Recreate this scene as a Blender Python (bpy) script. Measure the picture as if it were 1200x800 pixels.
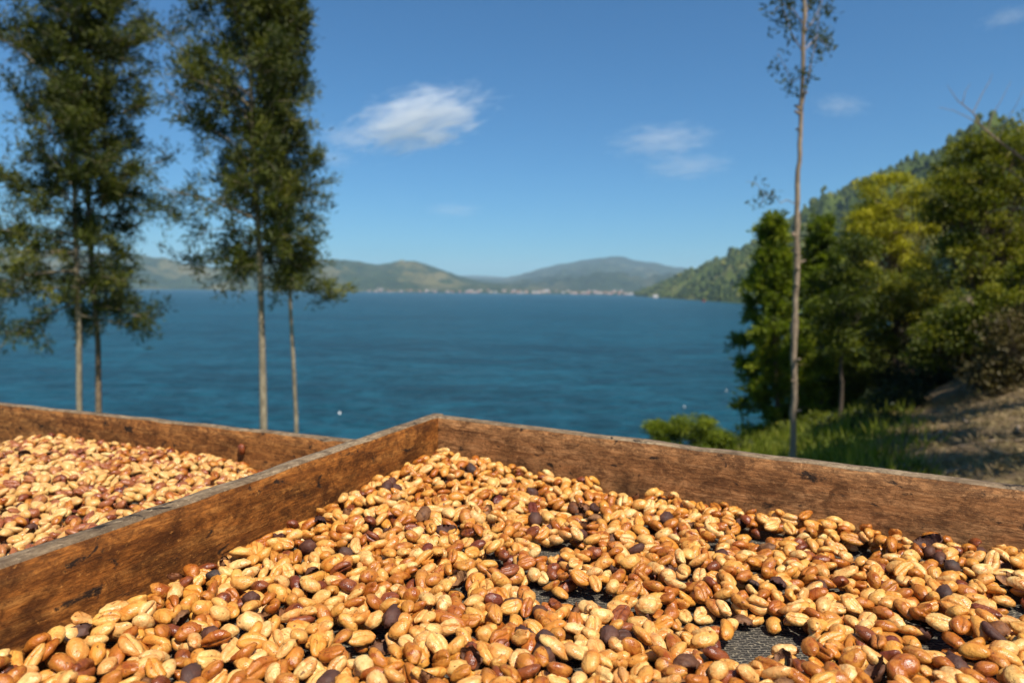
import bpy, math, random
import numpy as np
from mathutils import Vector, Matrix, Quaternion, Euler, noise as mnoise

for o in list(bpy.data.objects):
    bpy.data.objects.remove(o)
scene = bpy.context.scene
COL = scene.collection
rad = math.radians

# ------------------------------------------------------------------ camera
CZ = 1.15                       # lens height above the ground beside the trays
FPX = 800.0                     # focal length in photo pixels (1200 wide) = 24 mm
PITCH, ROLL = math.atan(60 / FPX), rad(0.6)
CAMR = (Matrix.Rotation(math.pi / 2 - PITCH, 3, 'X') @ Matrix.Rotation(ROLL, 3, 'Z'))
cam_d = bpy.data.cameras.new('camera')
cam = bpy.data.objects.new('camera', cam_d)
COL.objects.link(cam)
cam.matrix_world = Matrix.Translation((0, 0, CZ)) @ CAMR.to_4x4()
cam_d.sensor_width = 36
cam_d.lens = 24
cam_d.clip_start = 0.01
cam_d.clip_end = 60000
cam_d.dof.use_dof = True
cam_d.dof.focus_distance = 0.40
cam_d.dof.aperture_fstop = 10.0
scene.camera = cam

# ------------------------------------------------------------------ light
SUN_EL = 57.0
SUN_AZ = 152.0                  # degrees clockwise from +Y (view direction): behind, to the right
sun_vec = Vector((math.sin(rad(SUN_AZ)) * math.cos(rad(SUN_EL)), math.cos(rad(SUN_AZ)) * math.cos(rad(SUN_EL)), math.sin(rad(SUN_EL))))
world = bpy.data.worlds.new('World')
scene.world = world
world.use_nodes = True
wn = world.node_tree.nodes
wl = world.node_tree.links
wn.clear()
sky = wn.new('ShaderNodeTexSky')
sky.sky_type = 'NISHITA'
sky.sun_disc = False
sky.sun_elevation = rad(SUN_EL)
sky.sun_rotation = rad(SUN_AZ)
sky.altitude = 0
sky.air_density = 1.0
sky.dust_density = 0.5
sky.ozone_density = 8.0
bg = wn.new('ShaderNodeBackground')
bg.inputs['Strength'].default_value = 0.08
wo = wn.new('ShaderNodeOutputWorld')
wtint = wn.new('ShaderNodeMix')          # white balance of the whole sky
wtint.data_type = 'RGBA'; wtint.blend_type = 'MULTIPLY'
wtint.inputs[0].default_value = 1.0
wtint.inputs[7].default_value = (0.50, 0.89, 1.03, 1)
wl.new(sky.outputs[0], wtint.inputs[6])
wl.new(wtint.outputs[2], bg.inputs[0])
wl.new(bg.outputs[0], wo.inputs[0])
sun_d = bpy.data.lights.new('sun', 'SUN')
sun_d.energy = 5.0
sun_d.angle = rad(0.53)
sun_d.color = (1.0, 0.94, 0.84)
sun = bpy.data.objects.new('sun', sun_d)
COL.objects.link(sun)
sun.rotation_euler = sun_vec.to_track_quat('Z', 'Y').to_euler()
scene.view_settings.view_transform = 'Standard'
scene.view_settings.look = 'None'
scene.view_settings.exposure = 0.45
scene.view_settings.gamma = 1.0
scene.view_settings.use_curve_mapping = False
scene.cycles.use_denoising = True
scene.cycles.max_bounces = 6
scene.cycles.volume_bounces = 2
scene.cycles.transparent_max_bounces = 8

# ------------------------------------------------------------------ photo pixel -> world
def ray(px, py):
    return CAMR @ Vector(((px - 600) / FPX, (400 - py) / FPX, -1.0))
def on_z(px, py, z):
    r = ray(px, py)
    return Vector((0, 0, CZ)) + r * ((z - CZ) / r.z)
def at_y(px, py, y):
    r = ray(px, py)
    return Vector((0, 0, CZ)) + r * (y / r.y)
CAMI = CAMR.transposed()
def to_px(p):
    v = CAMI @ (Vector(p) - Vector((0, 0, CZ)))
    if v.z > -1e-4:
        return None
    return 600 + FPX * v.x / -v.z, 400 - FPX * v.y / -v.z

# ------------------------------------------------------------------ helpers
def tag(o, label=None, cat=None, group=None, kind=None):
    if label: o['label'] = label
    if cat: o['category'] = cat
    if group: o['group'] = group
    if kind: o['kind'] = kind
    return o

def empty(name, loc, label, cat, group=None):
    o = bpy.data.objects.new(name, None)
    COL.objects.link(o)
    o.location = loc
    o.empty_display_size = 0.05
    return tag(o, label, cat, group)

class MB:
    """collects vertices and faces; build() links them as one mesh object"""
    def __init__(self):
        self.v, self.f, self.n = [], {3: [], 4: []}, 0
        self.t = {3: [], 4: []}
        self.m = {3: [], 4: []}
    def add(self, verts, faces, tint=0.5, mat=0):
        verts = np.asarray(verts, float).reshape(-1, 3)
        faces = np.asarray(faces, int)
        k = faces.shape[1]
        self.v.append(verts)
        self.f[k].append(faces + self.n)
        t = np.asarray(tint, float)
        self.t[k].append(np.full(len(faces), float(t)) if t.ndim == 0 else t)
        m = np.asarray(mat, int)
        self.m[k].append(np.full(len(faces), int(m)) if m.ndim == 0 else m)
        self.n += len(verts)
    def mesh(self, name, mats, smooth=True):
        me = bpy.data.meshes.new(name)
        v = np.concatenate(self.v)
        loops, starts, tints, mi, s = [], [], [], [], 0
        for k in (3, 4):
            if self.f[k]:
                f = np.concatenate(self.f[k])
                loops.append(f.ravel())
                starts.append(s + np.arange(len(f)) * k)
                s += f.size
                tints.append(np.concatenate(self.t[k]))
                mi.append(np.concatenate(self.m[k]))
        loops = np.concatenate(loops); starts = np.concatenate(starts)
        tints = np.concatenate(tints); mi = np.concatenate(mi)
        me.vertices.add(len(v)); me.vertices.foreach_set('co', v.ravel())
        me.loops.add(len(loops)); me.loops.foreach_set('vertex_index', loops)
        me.polygons.add(len(starts)); me.polygons.foreach_set('loop_start', starts)
        me.update(calc_edges=True)
        me.polygons.foreach_set('use_smooth', np.full(len(starts), bool(smooth)))
        me.polygons.foreach_set('material_index', mi)
        a = me.attributes.new('tint', 'FLOAT', 'FACE')
        a.data.foreach_set('value', tints)
        for m in (mats if isinstance(mats, (list, tuple)) else [mats]):
            me.materials.append(m)
        me.validate()
        return me
    def build(self, name, mats, parent=None, smooth=True, loc=None):
        o = bpy.data.objects.new(name, self.mesh(name, mats, smooth))
        COL.objects.link(o)
        if parent is not None:
            o.parent = parent
        if loc is not None:
            o.location = loc
        return o

def tube(mb, pts, radii, n=8, tint=0.5, cap=True, mat=0, bumps=0.0, rng=None):
    pts = [Vector(p) for p in pts]
    vs = []
    prev = None
    for i, p in enumerate(pts):
        d = (pts[min(i + 1, len(pts) - 1)] - pts[max(i - 1, 0)]).normalized()
        if prev is None:
            a = d.cross(Vector((0.3, 0.9, 0.2)))
            if a.length < 0.1:
                a = d.cross(Vector((1, 0, 0)))
            a.normalize()
        else:
            a = (prev - d * prev.dot(d)).normalized()
        prev = a
        b = d.cross(a)
        for k in range(n):
            t = 2 * math.pi * k / n
            r = radii[i] * (1 + (rng.uniform(-bumps, bumps) if bumps else 0))
            vs.append(p + (a * math.cos(t) + b * math.sin(t)) * r)
    fs = []
    for i in range(len(pts) - 1):
        for k in range(n):
            k2 = (k + 1) % n
            fs.append((i * n + k, i * n + k2, (i + 1) * n + k2, (i + 1) * n + k))
    mb.add([tuple(v) for v in vs], fs, tint, mat)
    if cap:
        base = len(pts) - 1
        c = [tuple(v) for v in vs[base * n:]] + [tuple(pts[-1] + (pts[-1] - pts[-2]).normalized() * radii[-1] * 0.5)]
        mb.add(c, [(k, (k + 1) % n, n) for k in range(n)], tint, mat)

# node shorthand
class Mat:
    def __init__(self, name):
        self.m = bpy.data.materials.new(name)
        self.m.use_nodes = True
        self.t = self.m.node_tree
        self.b = self.t.nodes['Principled BSDF']
        self.out = self.t.nodes['Material Output']
    def n(self, typ, **kw):
        nd = self.t.nodes.new(typ)
        for k, v in kw.items():
            if k.startswith('i_'):
                key = k[2:]
                nd.inputs[int(key) if key.isdigit() else key.replace('_', ' ')].default_value = v
            else:
                setattr(nd, k, v)
        return nd
    def l(self, a, b):
        self.t.links.new(a, b)
    def ramp(self, src, stops, interp='LINEAR'):
        r = self.n('ShaderNodeValToRGB')
        cr = r.color_ramp
        cr.interpolation = interp
        while len(cr.elements) < len(stops):
            cr.elements.new(0.5)
        for e, (p, c) in zip(cr.elements, stops):
            e.position = p
            e.color = (c, c, c, 1) if isinstance(c, (int, float)) else (*c, 1)
        self.l(src, r.inputs[0])
        return r.outputs[0]
    def coords(self, kind='Object', scale=(1, 1, 1), offset=None):
        tc = self.n('ShaderNodeTexCoord')
        mp = self.n('ShaderNodeMapping')
        mp.inputs['Scale'].default_value = scale
        self.l(tc.outputs[kind], mp.inputs['Vector'])
        if offset is not None:
            self.l(offset, mp.inputs['Location'])
        return mp.outputs[0]
    def noise(self, vec, scale=5.0, detail=4.0, rough=0.55, dist=0.0):
        nd = self.n('ShaderNodeTexNoise', i_Scale=scale, i_Detail=detail, i_Roughness=rough, i_Distortion=dist)
        self.l(vec, nd.inputs['Vector'])
        return nd.outputs['Fac']
    def mix(self, fac, a, b, blend='MIX'):
        nd = self.n('ShaderNodeMix', data_type='RGBA', blend_type=blend)
        for src, ix in ((fac, 0), (a, 6), (b, 7)):
            sock = nd.inputs[ix]
            if isinstance(src, (int, float)):
                sock.default_value = src if ix == 0 else (src, src, src, 1)
            elif isinstance(src, tuple):
                sock.default_value = (*src, 1)
            else:
                self.l(src, sock)
        return nd.outputs[2]
    def math(self, op, a, b=0.0, c=0.0, clamp=False):
        nd = self.n('ShaderNodeMath', operation=op)
        nd.use_clamp = clamp
        for src, sock in zip((a, b, c), nd.inputs):
            if isinstance(src, (int, float)):
                sock.default_value = src
            else:
                self.l(src, sock)
        return nd.outputs[0]
    def bump(self, h, strength=0.3, dist=0.01, normal=None):
        nd = self.n('ShaderNodeBump', i_Strength=strength, i_Distance=dist)
        self.l(h, nd.inputs['Height'])
        if normal is not None:
            self.l(normal, nd.inputs['Normal'])
        self.l(nd.outputs[0], self.b.inputs['Normal'])
        return nd.outputs[0]
    def attr(self, name):
        return self.n('ShaderNodeAttribute', attribute_name=name).outputs['Fac']
    def set(self, **kw):
        for k, v in kw.items():
            self.b.inputs[k.replace('_', ' ')].default_value = v
        return self
    def base(self, c):
        if isinstance(c, tuple):
            self.b.inputs['Base Color'].default_value = (*c, 1)
        else:
            self.l(c, self.b.inputs['Base Color'])
        return self

def leaf_mat(name, dark, mid, light, trans=0.35, rough=0.55):
    m = Mat(name)
    c = m.ramp(m.attr('tint'), [(0.0, dark), (0.5, mid), (1.0, light)])
    m.base(c).set(Roughness=rough)
    m.b.inputs['Specular IOR Level'].default_value = 0.3
    tr = m.n('ShaderNodeBsdfTranslucent')
    m.l(m.mix(1.0, c, (1.0, 1.05, 0.55), 'MULTIPLY'), tr.inputs['Color'])
    mx = m.n('ShaderNodeMixShader', i_0=trans)
    m.l(m.b.outputs[0], mx.inputs[1]); m.l(tr.outputs[0], mx.inputs[2])
    m.l(mx.outputs[0], m.out.inputs['Surface'])
    return m.m

def bark_mat(name, a, b, sc=(9, 9, 2.2)):
    m = Mat(name)
    v = m.coords('Object', sc)
    n1 = m.noise(v, 3.0, 6, 0.65)
    n2 = m.noise(m.coords('Object', (1.2, 1.2, 1.0)), 2.0, 3)
    c = m.ramp(n1, [(0.3, a), (0.62, b), (0.8, tuple(x * 1.2 for x in b))])
    m.base(m.mix(m.ramp(n2, [(0.45, 0.0), (0.7, 0.5)]), c, tuple(x * 0.6 for x in a)))
    m.set(Roughness=0.85)
    m.bump(n1, 0.6, 0.02)
    return m.m

# =================================================================== SETTING
LAKE = -14.0

def lerp_curve(xs, ys, x):
    return float(np.interp(x, xs, ys))

def fractal(x, y, s, seed=0.0, octaves=5):
    return mnoise.fractal(Vector((x / s + seed, y / s - seed * 0.7, seed)), 0.9, 2.1, octaves)

# ---- near ground
def ground_z(x, y):
    bx = 0.30 * x if x > 0 else 0.10 * x
    plane = -0.89 + bx - 0.24 * y
    if x > 11:
        plane += 0.10 * (x - 11)
    ye = 10 + 1.65 * x if x > 0 else 10 + 0.2 * x
    ye = max(ye, 5.0)
    drop = y - ye
    if drop > 0:
        plane -= 0.62 * drop * min(1.0, drop / 6 + 0.35)
    k = min(1.0, max(0.0, (y - 0.5) / 5.5))
    k = k * k * (3 - 2 * k)
    flat = 0.05 + 0.02 * x
    z = flat * (1 - k) + plane * k
    z += 0.25 * k * fractal(x, y, 3.5, 3.1, 4) + 0.05 * fractal(x, y, 0.6, 1.7, 3)
    return max(z, LAKE - 2.5)

gx = np.concatenate([np.linspace(-90, -22, 24)[:-1], np.linspace(-22, 30, 150), np.linspace(30, 150, 40)[1:]])
gy = np.concatenate([np.linspace(-40, -4, 14)[:-1], np.linspace(-4, 44, 140), np.linspace(44, 120, 40)[1:]])
gv = [(x, y, ground_z(x, y)) for y in gy for x in gx]
nx = len(gx)
gf = [(j * nx + i, j * nx + i + 1, (j + 1) * nx + i + 1, (j + 1) * nx + i) for j in range(len(gy) - 1) for i in range(nx - 1)]
m = Mat('ground_soil_and_grass')
pv = m.coords('Object')
n1 = m.noise(pv, 0.9, 6, 0.6)
n2 = m.noise(pv, 7.0, 6, 0.7)
n3 = m.noise(pv, 0.25, 3, 0.5)
soil = m.ramp(n2, [(0.28, (0.075, 0.045, 0.022)), (0.5, (0.20, 0.13, 0.06)), (0.72, (0.33, 0.235, 0.115))])
grass = m.ramp(n2, [(0.3, (0.05, 0.08, 0.006)), (0.55, (0.15, 0.20, 0.012)), (0.75, (0.24, 0.27, 0.03))])
sep = m.n('ShaderNodeSeparateXYZ'); m.l(pv, sep.inputs[0])
bank = m.math('SUBTRACT', m.math('MULTIPLY', sep.outputs['Y'], 0.56), sep.outputs['X'])     # > 0 lakeward of the bare bank
edge = m.math('ADD', bank, m.math('MULTIPLY_ADD', n3, 5.0, -2.5))
fac = m.math('MULTIPLY_ADD', n1, 0.6, m.math('MULTIPLY', edge, 0.6), clamp=True)
m.base(m.mix(fac, soil, grass)).set(Roughness=0.95)
m.bump(n2, 0.9, 0.08)
b = MB(); b.add(gv, gf)
ground = tag(b.build('ground', m.m), kind='structure')

# ---- lake
m = Mat('lake_water')
v1 = m.coords('Object', (0.55, 1.0, 1.0))
big = m.noise(v1, 0.035, 3, 0.5)
w1 = m.noise(v1, 0.13, 6, 0.68, 0.6)
w2 = m.noise(v1, 0.9, 4, 0.6, 0.3)
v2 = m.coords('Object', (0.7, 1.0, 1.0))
chop_tone = m.noise(v2, 0.55, 6, 0.66, 0.8)
lane_tone = m.noise(m.coords('Object', (0.25, 1.0, 1.0)), 0.03, 4, 0.6, 0.5)
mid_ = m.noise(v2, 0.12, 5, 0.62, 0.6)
painted_ripples = m.math('ADD', m.math('MULTIPLY', chop_tone, 0.5), m.math('MULTIPLY_ADD', mid_, 0.3, m.math('MULTIPLY', lane_tone, 0.2)))
m.base(m.mix(m.ramp(painted_ripples, [(0.43, 0.0), (0.58, 1.0)]), (0.0020, 0.022, 0.033), (0.0080, 0.072, 0.104)))  # lighter and darker ripple reflections painted into the water's base colour
m.set(Roughness=0.32, IOR=1.33)
m.b.inputs['Specular IOR Level'].default_value = 0.12
bn = m.n('ShaderNodeBump', i_Strength=1.0, i_Distance=2.2)
m.l(w1, bn.inputs['Height'])
m.bump(w2, 0.8, 0.35, bn.outputs[0])
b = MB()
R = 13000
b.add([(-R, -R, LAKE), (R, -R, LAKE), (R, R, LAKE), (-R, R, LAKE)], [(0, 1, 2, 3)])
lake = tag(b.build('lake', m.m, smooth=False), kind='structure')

# ---- hills round the lake: (px, py of the skyline, distance of the skyline, distance of the shore)
def hill_mesh(name, rows, mat, seed, rough, cols=120, segs=26, gully=0.3, prof=1.15, back=1.5):
    b = MB()
    pxs = [r[0] for r in rows]
    vs = []
    for i in range(cols + 1):
        px = pxs[0] + (pxs[-1] - pxs[0]) * i / cols
        py = lerp_curve(pxs, [r[1] for r in rows], px)
        dr = lerp_curve(pxs, [r[2] for r in rows], px)
        ds = lerp_curve(pxs, [r[3] for r in rows], px)
        top = at_y(px, py, dr)
        sh = Vector((top.x / dr * ds, ds, LAKE - 1.0))
        h = top.z - LAKE
        for j in range(segs + 1):
            s = back * j / segs
            x = sh.x + (top.x - sh.x) * s
            y = sh.y + (top.y - sh.y) * s
            if s <= 1:
                k = s ** prof * (1 - 0.25 * math.sin(math.pi * s) * gully)
            else:
                k = max(0.0, 1 - 1.1 * (s - 1) ** 1.2)
            n = fractal(x, y, rough, seed, 6)
            n = 1.5 * (0.45 - abs(n)) + 0.7 * fractal(x, y, rough * 0.35, seed + 5, 5)
            taper = min(1.0, s * 4) * (1.0 if s < 0.85 else 0.24)
            z = LAKE - 1.0 + h * k + n * h * 0.30 * taper
            vs.append((x, y, z))
    st = segs + 1
    fs = [(i * st + j, (i + 1) * st + j, (i + 1) * st + j + 1, i * st + j + 1) for i in range(cols) for j in range(segs)]
    b.add(vs, fs)
    return tag(b.build(name, mat), kind='structure'), np.array(vs).reshape(cols + 1, st, 3)

def hill_mat(name, forest_a, forest_b, clear, s1, s2, cut=(0.5, 0.62), bd=6.0):
    m = Mat(name)
    v = m.coords('Object')
    a = m.noise(v, s1, 6, 0.62)
    f = m.noise(v, s2, 5, 0.7)
    m.base(m.mix(m.ramp(a, [(cut[0], 0.0), (cut[1], 0.85)]), m.ramp(f, [(0.35, forest_a), (0.65, forest_b)]), clear))
    m.set(Roughness=1.0)
    m.b.inputs['Specular IOR Level'].default_value = 0.1
    m.bump(f, 0.8, bd)
    return m.m

hm_near = hill_mat('hillside_woods', (0.035, 0.055, 0.010), (0.09, 0.115, 0.020), (0.24, 0.20, 0.07), 0.006, 0.05, (0.53, 0.66))
hm_mid = hill_mat('range_woods_and_fields', (0.014, 0.030, 0.012), (0.045, 0.065, 0.022), (0.17, 0.145, 0.06), 0.0035, 0.016, (0.50, 0.64), 60)
hm_far = hill_mat('mountain_woods', (0.012, 0.026, 0.014), (0.035, 0.052, 0.024), (0.12, 0.11, 0.06), 0.002, 0.008, (0.54, 0.70), 90)

right_rows = [(744, 345.5, 2350, 2300), (760, 339, 2200, 1950), (775, 331, 2100, 1700), (800, 322.5, 1950, 1440), (840, 305, 1700, 1130),
              (880, 288, 1500, 900), (905, 275, 1400, 760), (940, 252, 1300, 620), (1000, 222, 1150, 460), (1060, 196, 1050, 360),
              (1100, 186, 1000, 310), (1150, 172, 950, 260), (1200, 160, 920, 230), (1300, 142, 880, 190), (1500, 115, 800, 150)]
hillside, RH = hill_mesh('hillside', right_rows, hm_near, 4.3, 150, 190, 40, 0.5)
left_rows = [(-500, 290, 3600, 2600), (-200, 270, 3900, 2900), (0, 290, 4200, 3300), (150, 298, 4300, 3600), (190, 303, 4300, 3700), (230, 312, 4300, 3700),
             (280, 314, 4300, 3600), (330, 310, 4300, 3500), (380, 305.5, 4300, 3300), (420, 307, 4400, 3300), (442, 312, 4500, 3300), (470, 306.5, 4500, 3200),
             (492, 307.5, 4500, 3200), (512, 315, 4500, 3150), (540, 324.5, 4500, 3150), (565, 330, 4400, 3100), (600, 334, 4200, 3100), (640, 338, 3900, 3100), (680, 341, 3600, 3050)]
hills_left, LH = hill_mesh('hill_range', left_rows, hm_mid, 8.1, 380, 260, 60, 0.6, 1.0)
far_rows = [(420, 327, 9000, 5200), (500, 327, 8800, 4200), (560, 326.5, 8600, 3700), (588, 327, 8400, 3500), (612, 321, 8200, 3400), (640, 314, 8000, 3350), (680, 306, 7800, 3300), (700, 304, 7700, 3250),
            (712, 303.5, 7700, 3250), (722, 303, 7700, 3250), (730, 303.5, 7700, 3200), (740, 306, 7700, 3200), (765, 308, 7700, 3150), (790, 313, 7600, 3100), (820, 316, 7600, 3000), (900, 318, 7600, 3000), (1100, 310, 7600, 3200)]
mountain, FH = hill_mesh('mountain', far_rows, hm_far, 2.6, 800, 260, 60, 0.9, 1.7)
haz_rows = [(380, 333, 11500, 9000), (450, 325, 11500, 9000), (520, 321, 11500, 9000), (560, 322, 11500, 9000), (600, 325, 11500, 9000), (700, 330, 11500, 9000)]
ridge_far, _ = hill_mesh('distant_ridge', haz_rows, hm_far, 6.6, 1400, 50, 14, 0.5)

# ---- air
m = Mat('air_haze')
m.t.nodes.remove(m.b)
pvn = m.n('ShaderNodeVolumePrincipled')
pvn.inputs['Color'].default_value = (0.62, 0.84, 1.0, 1)
pvn.inputs['Density'].default_value = 0.75e-4
pvn.inputs['Anisotropy'].default_value = 0.0
m.l(pvn.outputs[0], m.out.inputs['Volume'])
b = MB()
HR, H0, H1 = 13500, LAKE - 4.0, 470.0
b.add([(x, y, z) for z in (H0, H1) for y in (-HR, HR) for x in (-HR, HR)],
      [(0, 2, 3, 1), (4, 5, 7, 6), (0, 1, 5, 4), (2, 6, 7, 3), (0, 4, 6, 2), (1, 3, 7, 5)])
haze = tag(b.build('haze', m.m, smooth=False), 'thin pale blue air haze filling the valley', None, None, 'stuff')

# ---- clouds: puffs of vapour high above the lake
def cloud_mat(name, dens, scale, lo, hi):
    m = Mat(name)
    m.t.nodes.remove(m.b)
    tc = m.n('ShaderNodeTexCoord')
    ln = m.n('ShaderNodeVectorMath', operation='LENGTH')
    m.l(tc.outputs['Object'], ln.inputs[0])
    fall = m.math('SUBTRACT', 1.0, ln.outputs['Value'], clamp=True)
    oi = m.n('ShaderNodeObjectInfo')
    off = m.math('MULTIPLY', oi.outputs['Random'], 40.0)
    cmb = m.n('ShaderNodeCombineXYZ'); m.l(off, cmb.inputs[0]); m.l(off, cmb.inputs[2])
    mp = m.n('ShaderNodeMapping')
    mp.inputs['Scale'].default_value = (0.9, 0.8, 1.25)
    m.l(tc.outputs['Object'], mp.inputs['Vector']); m.l(cmb.outputs[0], mp.inputs['Location'])
    n = m.noise(mp.outputs[0], scale, 8, 0.66, 0.5)
    d = m.math('MULTIPLY_ADD', m.math('POWER', fall, 0.7), 0.42, n)
    mr = m.n('ShaderNodeMapRange', i_1=lo, i_2=hi, i_3=0.0, i_4=dens)
    m.l(d, mr.inputs[0])
    pv = m.n('ShaderNodeVolumePrincipled')
    pv.inputs['Color'].default_value = (1, 1, 1, 1)
    pv.inputs['Anisotropy'].default_value = -0.35
    m.l(mr.outputs[0], pv.inputs['Density'])
    m.l(pv.outputs[0], m.out.inputs['Volume'])
    return m.m

def sphere(n, mth):
    vs, fs = [(0, 0, 1)], []
    for i in range(1, mth):
        t = math.pi * i / mth
        for k in range(n):
            p = 2 * math.pi * k / n
            vs.append((math.sin(t) * math.cos(p), math.sin(t) * math.sin(p), math.cos(t)))
    vs.append((0, 0, -1))
    q, tr = [], []
    for k in range(n):
        k2 = (k + 1) % n
        tr.append((0, 1 + k, 1 + k2))
        tr.append((len(vs) - 1, 1 + (mth - 2) * n + k2, 1 + (mth - 2) * n + k))
        for i in range(mth - 2):
            a = 1 + i * n
            q.append((a + k, a + n + k, a + n + k2, a + k2))
    return vs, q, tr

def cloud(px, py, w, h, tilt, mat, label, dist=7000.0):
    b = MB()
    vs, q, tr = sphere(16, 10)
    b.add(vs, q); b.f[3].append(np.array(tr)); b.t[3].append(np.zeros(len(tr))); b.m[3].append(np.zeros(len(tr), int))
    o = b.build('cloud', mat)
    c = at_y(px, py, dist)
    k = dist / FPX
    o.location = c
    o.scale = (w * k / 2, h * k * 0.55, h * k / 2)
    o.rotation_euler = (0, -rad(tilt), 0)
    tag(o, label, 'cloud', 'clouds over the lake')
    return o

cm_thick = cloud_mat('cloud_vapour', 0.0085, 4.0, 0.70, 1.02)
cm_thin = cloud_mat('wispy_vapour', 0.0026, 3.8, 0.68, 1.0)
cloud(490, 141, 235, 95, 14, cm_thick, 'largest bright white cloud, slanting upward over the lake')
cloud(404, 160, 90, 40, 0, cm_thin, 'small wisp trailing off the end of the large white cloud')
cloud(778, 165, 170, 56, 4, cm_thin, 'ragged row of cloud wisps over the wooded hillside point')
cloud(805, 195, 140, 44, 4, cm_thin, 'flat faint cloud just beneath the ragged cloud wisps')
cloud(985, 124, 90, 36, -4, cm_thin, 'short faint cloud beside the tall bare trunk')
cloud(1182, 20, 90, 30, 12, cm_thin, 'thin cloud streak high above the wooded hillside')
cloud(532, 246, 95, 24, 0, cm_thin, 'tiny low cloud pair above the far mountain gap')
cloud(388, 185, 80, 28, -8, cm_thin, 'faint cloud scrap hanging low beside the slender tree')

# ---- forest on the right hillside: one mass of tiny trees
rng = random.Random(5)
forest = MB()
lm_forest = leaf_mat('forest_leaves', (0.022, 0.042, 0.007), (0.065, 0.095, 0.014), (0.17, 0.17, 0.03), 0.15, 0.8)
def tiny_tree(b, p, h, r, tint, conic):
    n = 5
    lv = [(0.12, 0.45), (0.35, 1.0), (0.62, 0.75 if conic else 1.0), (0.85, 0.4 if conic else 0.6)]
    vs = []
    for t, k in lv:
        for i in range(n):
            a = 2 * math.pi * (i + rng.random() * 0.7) / n
            rr = r * k * rng.uniform(0.65, 1.25)
            vs.append((p[0] + math.cos(a) * rr, p[1] + math.sin(a) * rr, p[2] + h * (t + rng.uniform(-0.05, 0.05))))
    vs.append((p[0], p[1], p[2] + h))
    fs = [(l * n + i, l * n + (i + 1) % n, (l + 1) * n + (i + 1) % n, (l + 1) * n + i) for l in range(len(lv) - 1) for i in range(n)]
    b.add(vs, fs, tint)
    top = vs[-1 - n:]
    b.add(top, [(i, (i + 1) % n, n) for i in range(n)], tint)
for k in range(6300):
    i = rng.random() * (RH.shape[0] - 2)
    j = rng.random() ** 0.9 * (RH.shape[1] * 0.72)
    i0, j0 = int(i), int(j)
    p = RH[i0, j0] + (RH[i0 + 1, j0] - RH[i0, j0]) * (i - i0) + (RH[i0, j0 + 1] - RH[i0, j0]) * (j - j0)
    cl = fractal(p[0], p[1], 130, 9.2, 3)
    if cl > 0.25 and rng.random() < 0.8:
        continue
    if p[2] < LAKE + 0.8:
        continue
    h = rng.uniform(6, 13) * (1.35 if rng.random() < 0.12 else 1)
    h *= min(1.0, math.hypot(p[0], p[1]) / 1150)
    t = min(1, max(0, 0.45 + 0.35 * cl + rng.gauss(0, 0.2)))
    tiny_tree(forest, p - np.array([0, 0, h * 0.1]), h, h * rng.uniform(0.28, 0.42), t, rng.random() < 0.5)
tag(forest.build('forest', lm_forest, smooth=False), 'dense mixed green woods covering the steep lakeside hill', None, None, 'stuff')

# =================================================================== FAR SHORE
wall_cols = [('white', (0.62, 0.58, 0.53)), ('cream', (0.48, 0.38, 0.25)), ('pink', (0.45, 0.27, 0.21)), ('grey', (0.30, 0.29, 0.29))]
roof_m = Mat('rusty_roof').base((0.28, 0.12, 0.08)).set(Roughness=0.8).m
zinc_m = Mat('zinc_roof').base((0.34, 0.30, 0.28)).set(Roughness=0.5).m
wall_ms = []
for nme, c in wall_cols:
    m = Mat('plaster_' + nme)
    n = m.noise(m.coords('Object'), 1.2, 4)
    m.base(m.mix(n, c, tuple(x * 0.75 for x in c))).set(Roughness=0.85)
    wall_ms.append(m.m)
house_meshes = []
def house_mesh(w, d, h, rh, wm, rm, name):
    b = MB()
    vs = [(sx * w / 2, sy * d / 2, z) for z in (-3, h) for sx, sy in ((-1, -1), (1, -1), (1, 1), (-1, 1))]
    b.add(vs, [(0, 1, 5, 4), (1, 2, 6, 5), (2, 3, 7, 6), (3, 0, 4, 7)], 0.5, 0)
    b.add([(-w / 2, -d / 2, h), (-w / 2, d / 2, h), (-w / 2, 0, h + rh)], [(0, 1, 2)], 0.5, 0)
    b.add([(w / 2, -d / 2, h), (w / 2, d / 2, h), (w / 2, 0, h + rh)], [(0, 2, 1)], 0.5, 0)
    e = 0.6
    for sy in (-1, 1):
        b.add([(-w / 2 - e, sy * (d / 2 + e), h - rh * 0.12), (w / 2 + e, sy * (d / 2 + e), h - rh * 0.12), (w / 2 + e, 0, h + rh + 0.05), (-w / 2 - e, 0, h + rh + 0.05)], [(0, 1, 2, 3)], 0.5, 1)
    return b.mesh(name, [wm, rm], smooth=False)
for i, (nme, c) in enumerate(wall_cols):
    house_meshes.append([house_mesh(8, 7, 4, 2.2, wall_ms[i], roof_m, 'house'), house_mesh(14, 9, 5.5, 2.6, wall_ms[i], zinc_m, 'house')])
rng = random.Random(11)
words_roof = ['rust red roof', 'zinc roof']
words_size = ['small', 'large']
for k in range(150):
    px = rng.choice([rng.uniform(430, 560), rng.uniform(545, 750), rng.uniform(600, 752)])
    row = rng.random() ** 1.6
    d = lerp_curve([430, 560, 650, 752], [3260, 3090, 3060, 2960], px) + row * 190
    ci = rng.choices(range(4), [2, 3, 3.5, 3])[0]
    si = 1 if rng.random() < 0.35 else 0
    o = bpy.data.objects.new('house', house_meshes[ci][si])
    COL.objects.link(o)
    r = ray(px, 341)
    o.location = (r.x / r.y * d, d, LAKE + 0.5 + row * 12)
    o.rotation_euler.z = rng.uniform(-0.5, 0.5)
    tag(o, f'{words_size[si]} {wall_cols[ci][0]} walled house with {words_roof[si]} in the far lakeshore town', 'house', 'houses of the far lakeshore town')

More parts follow.
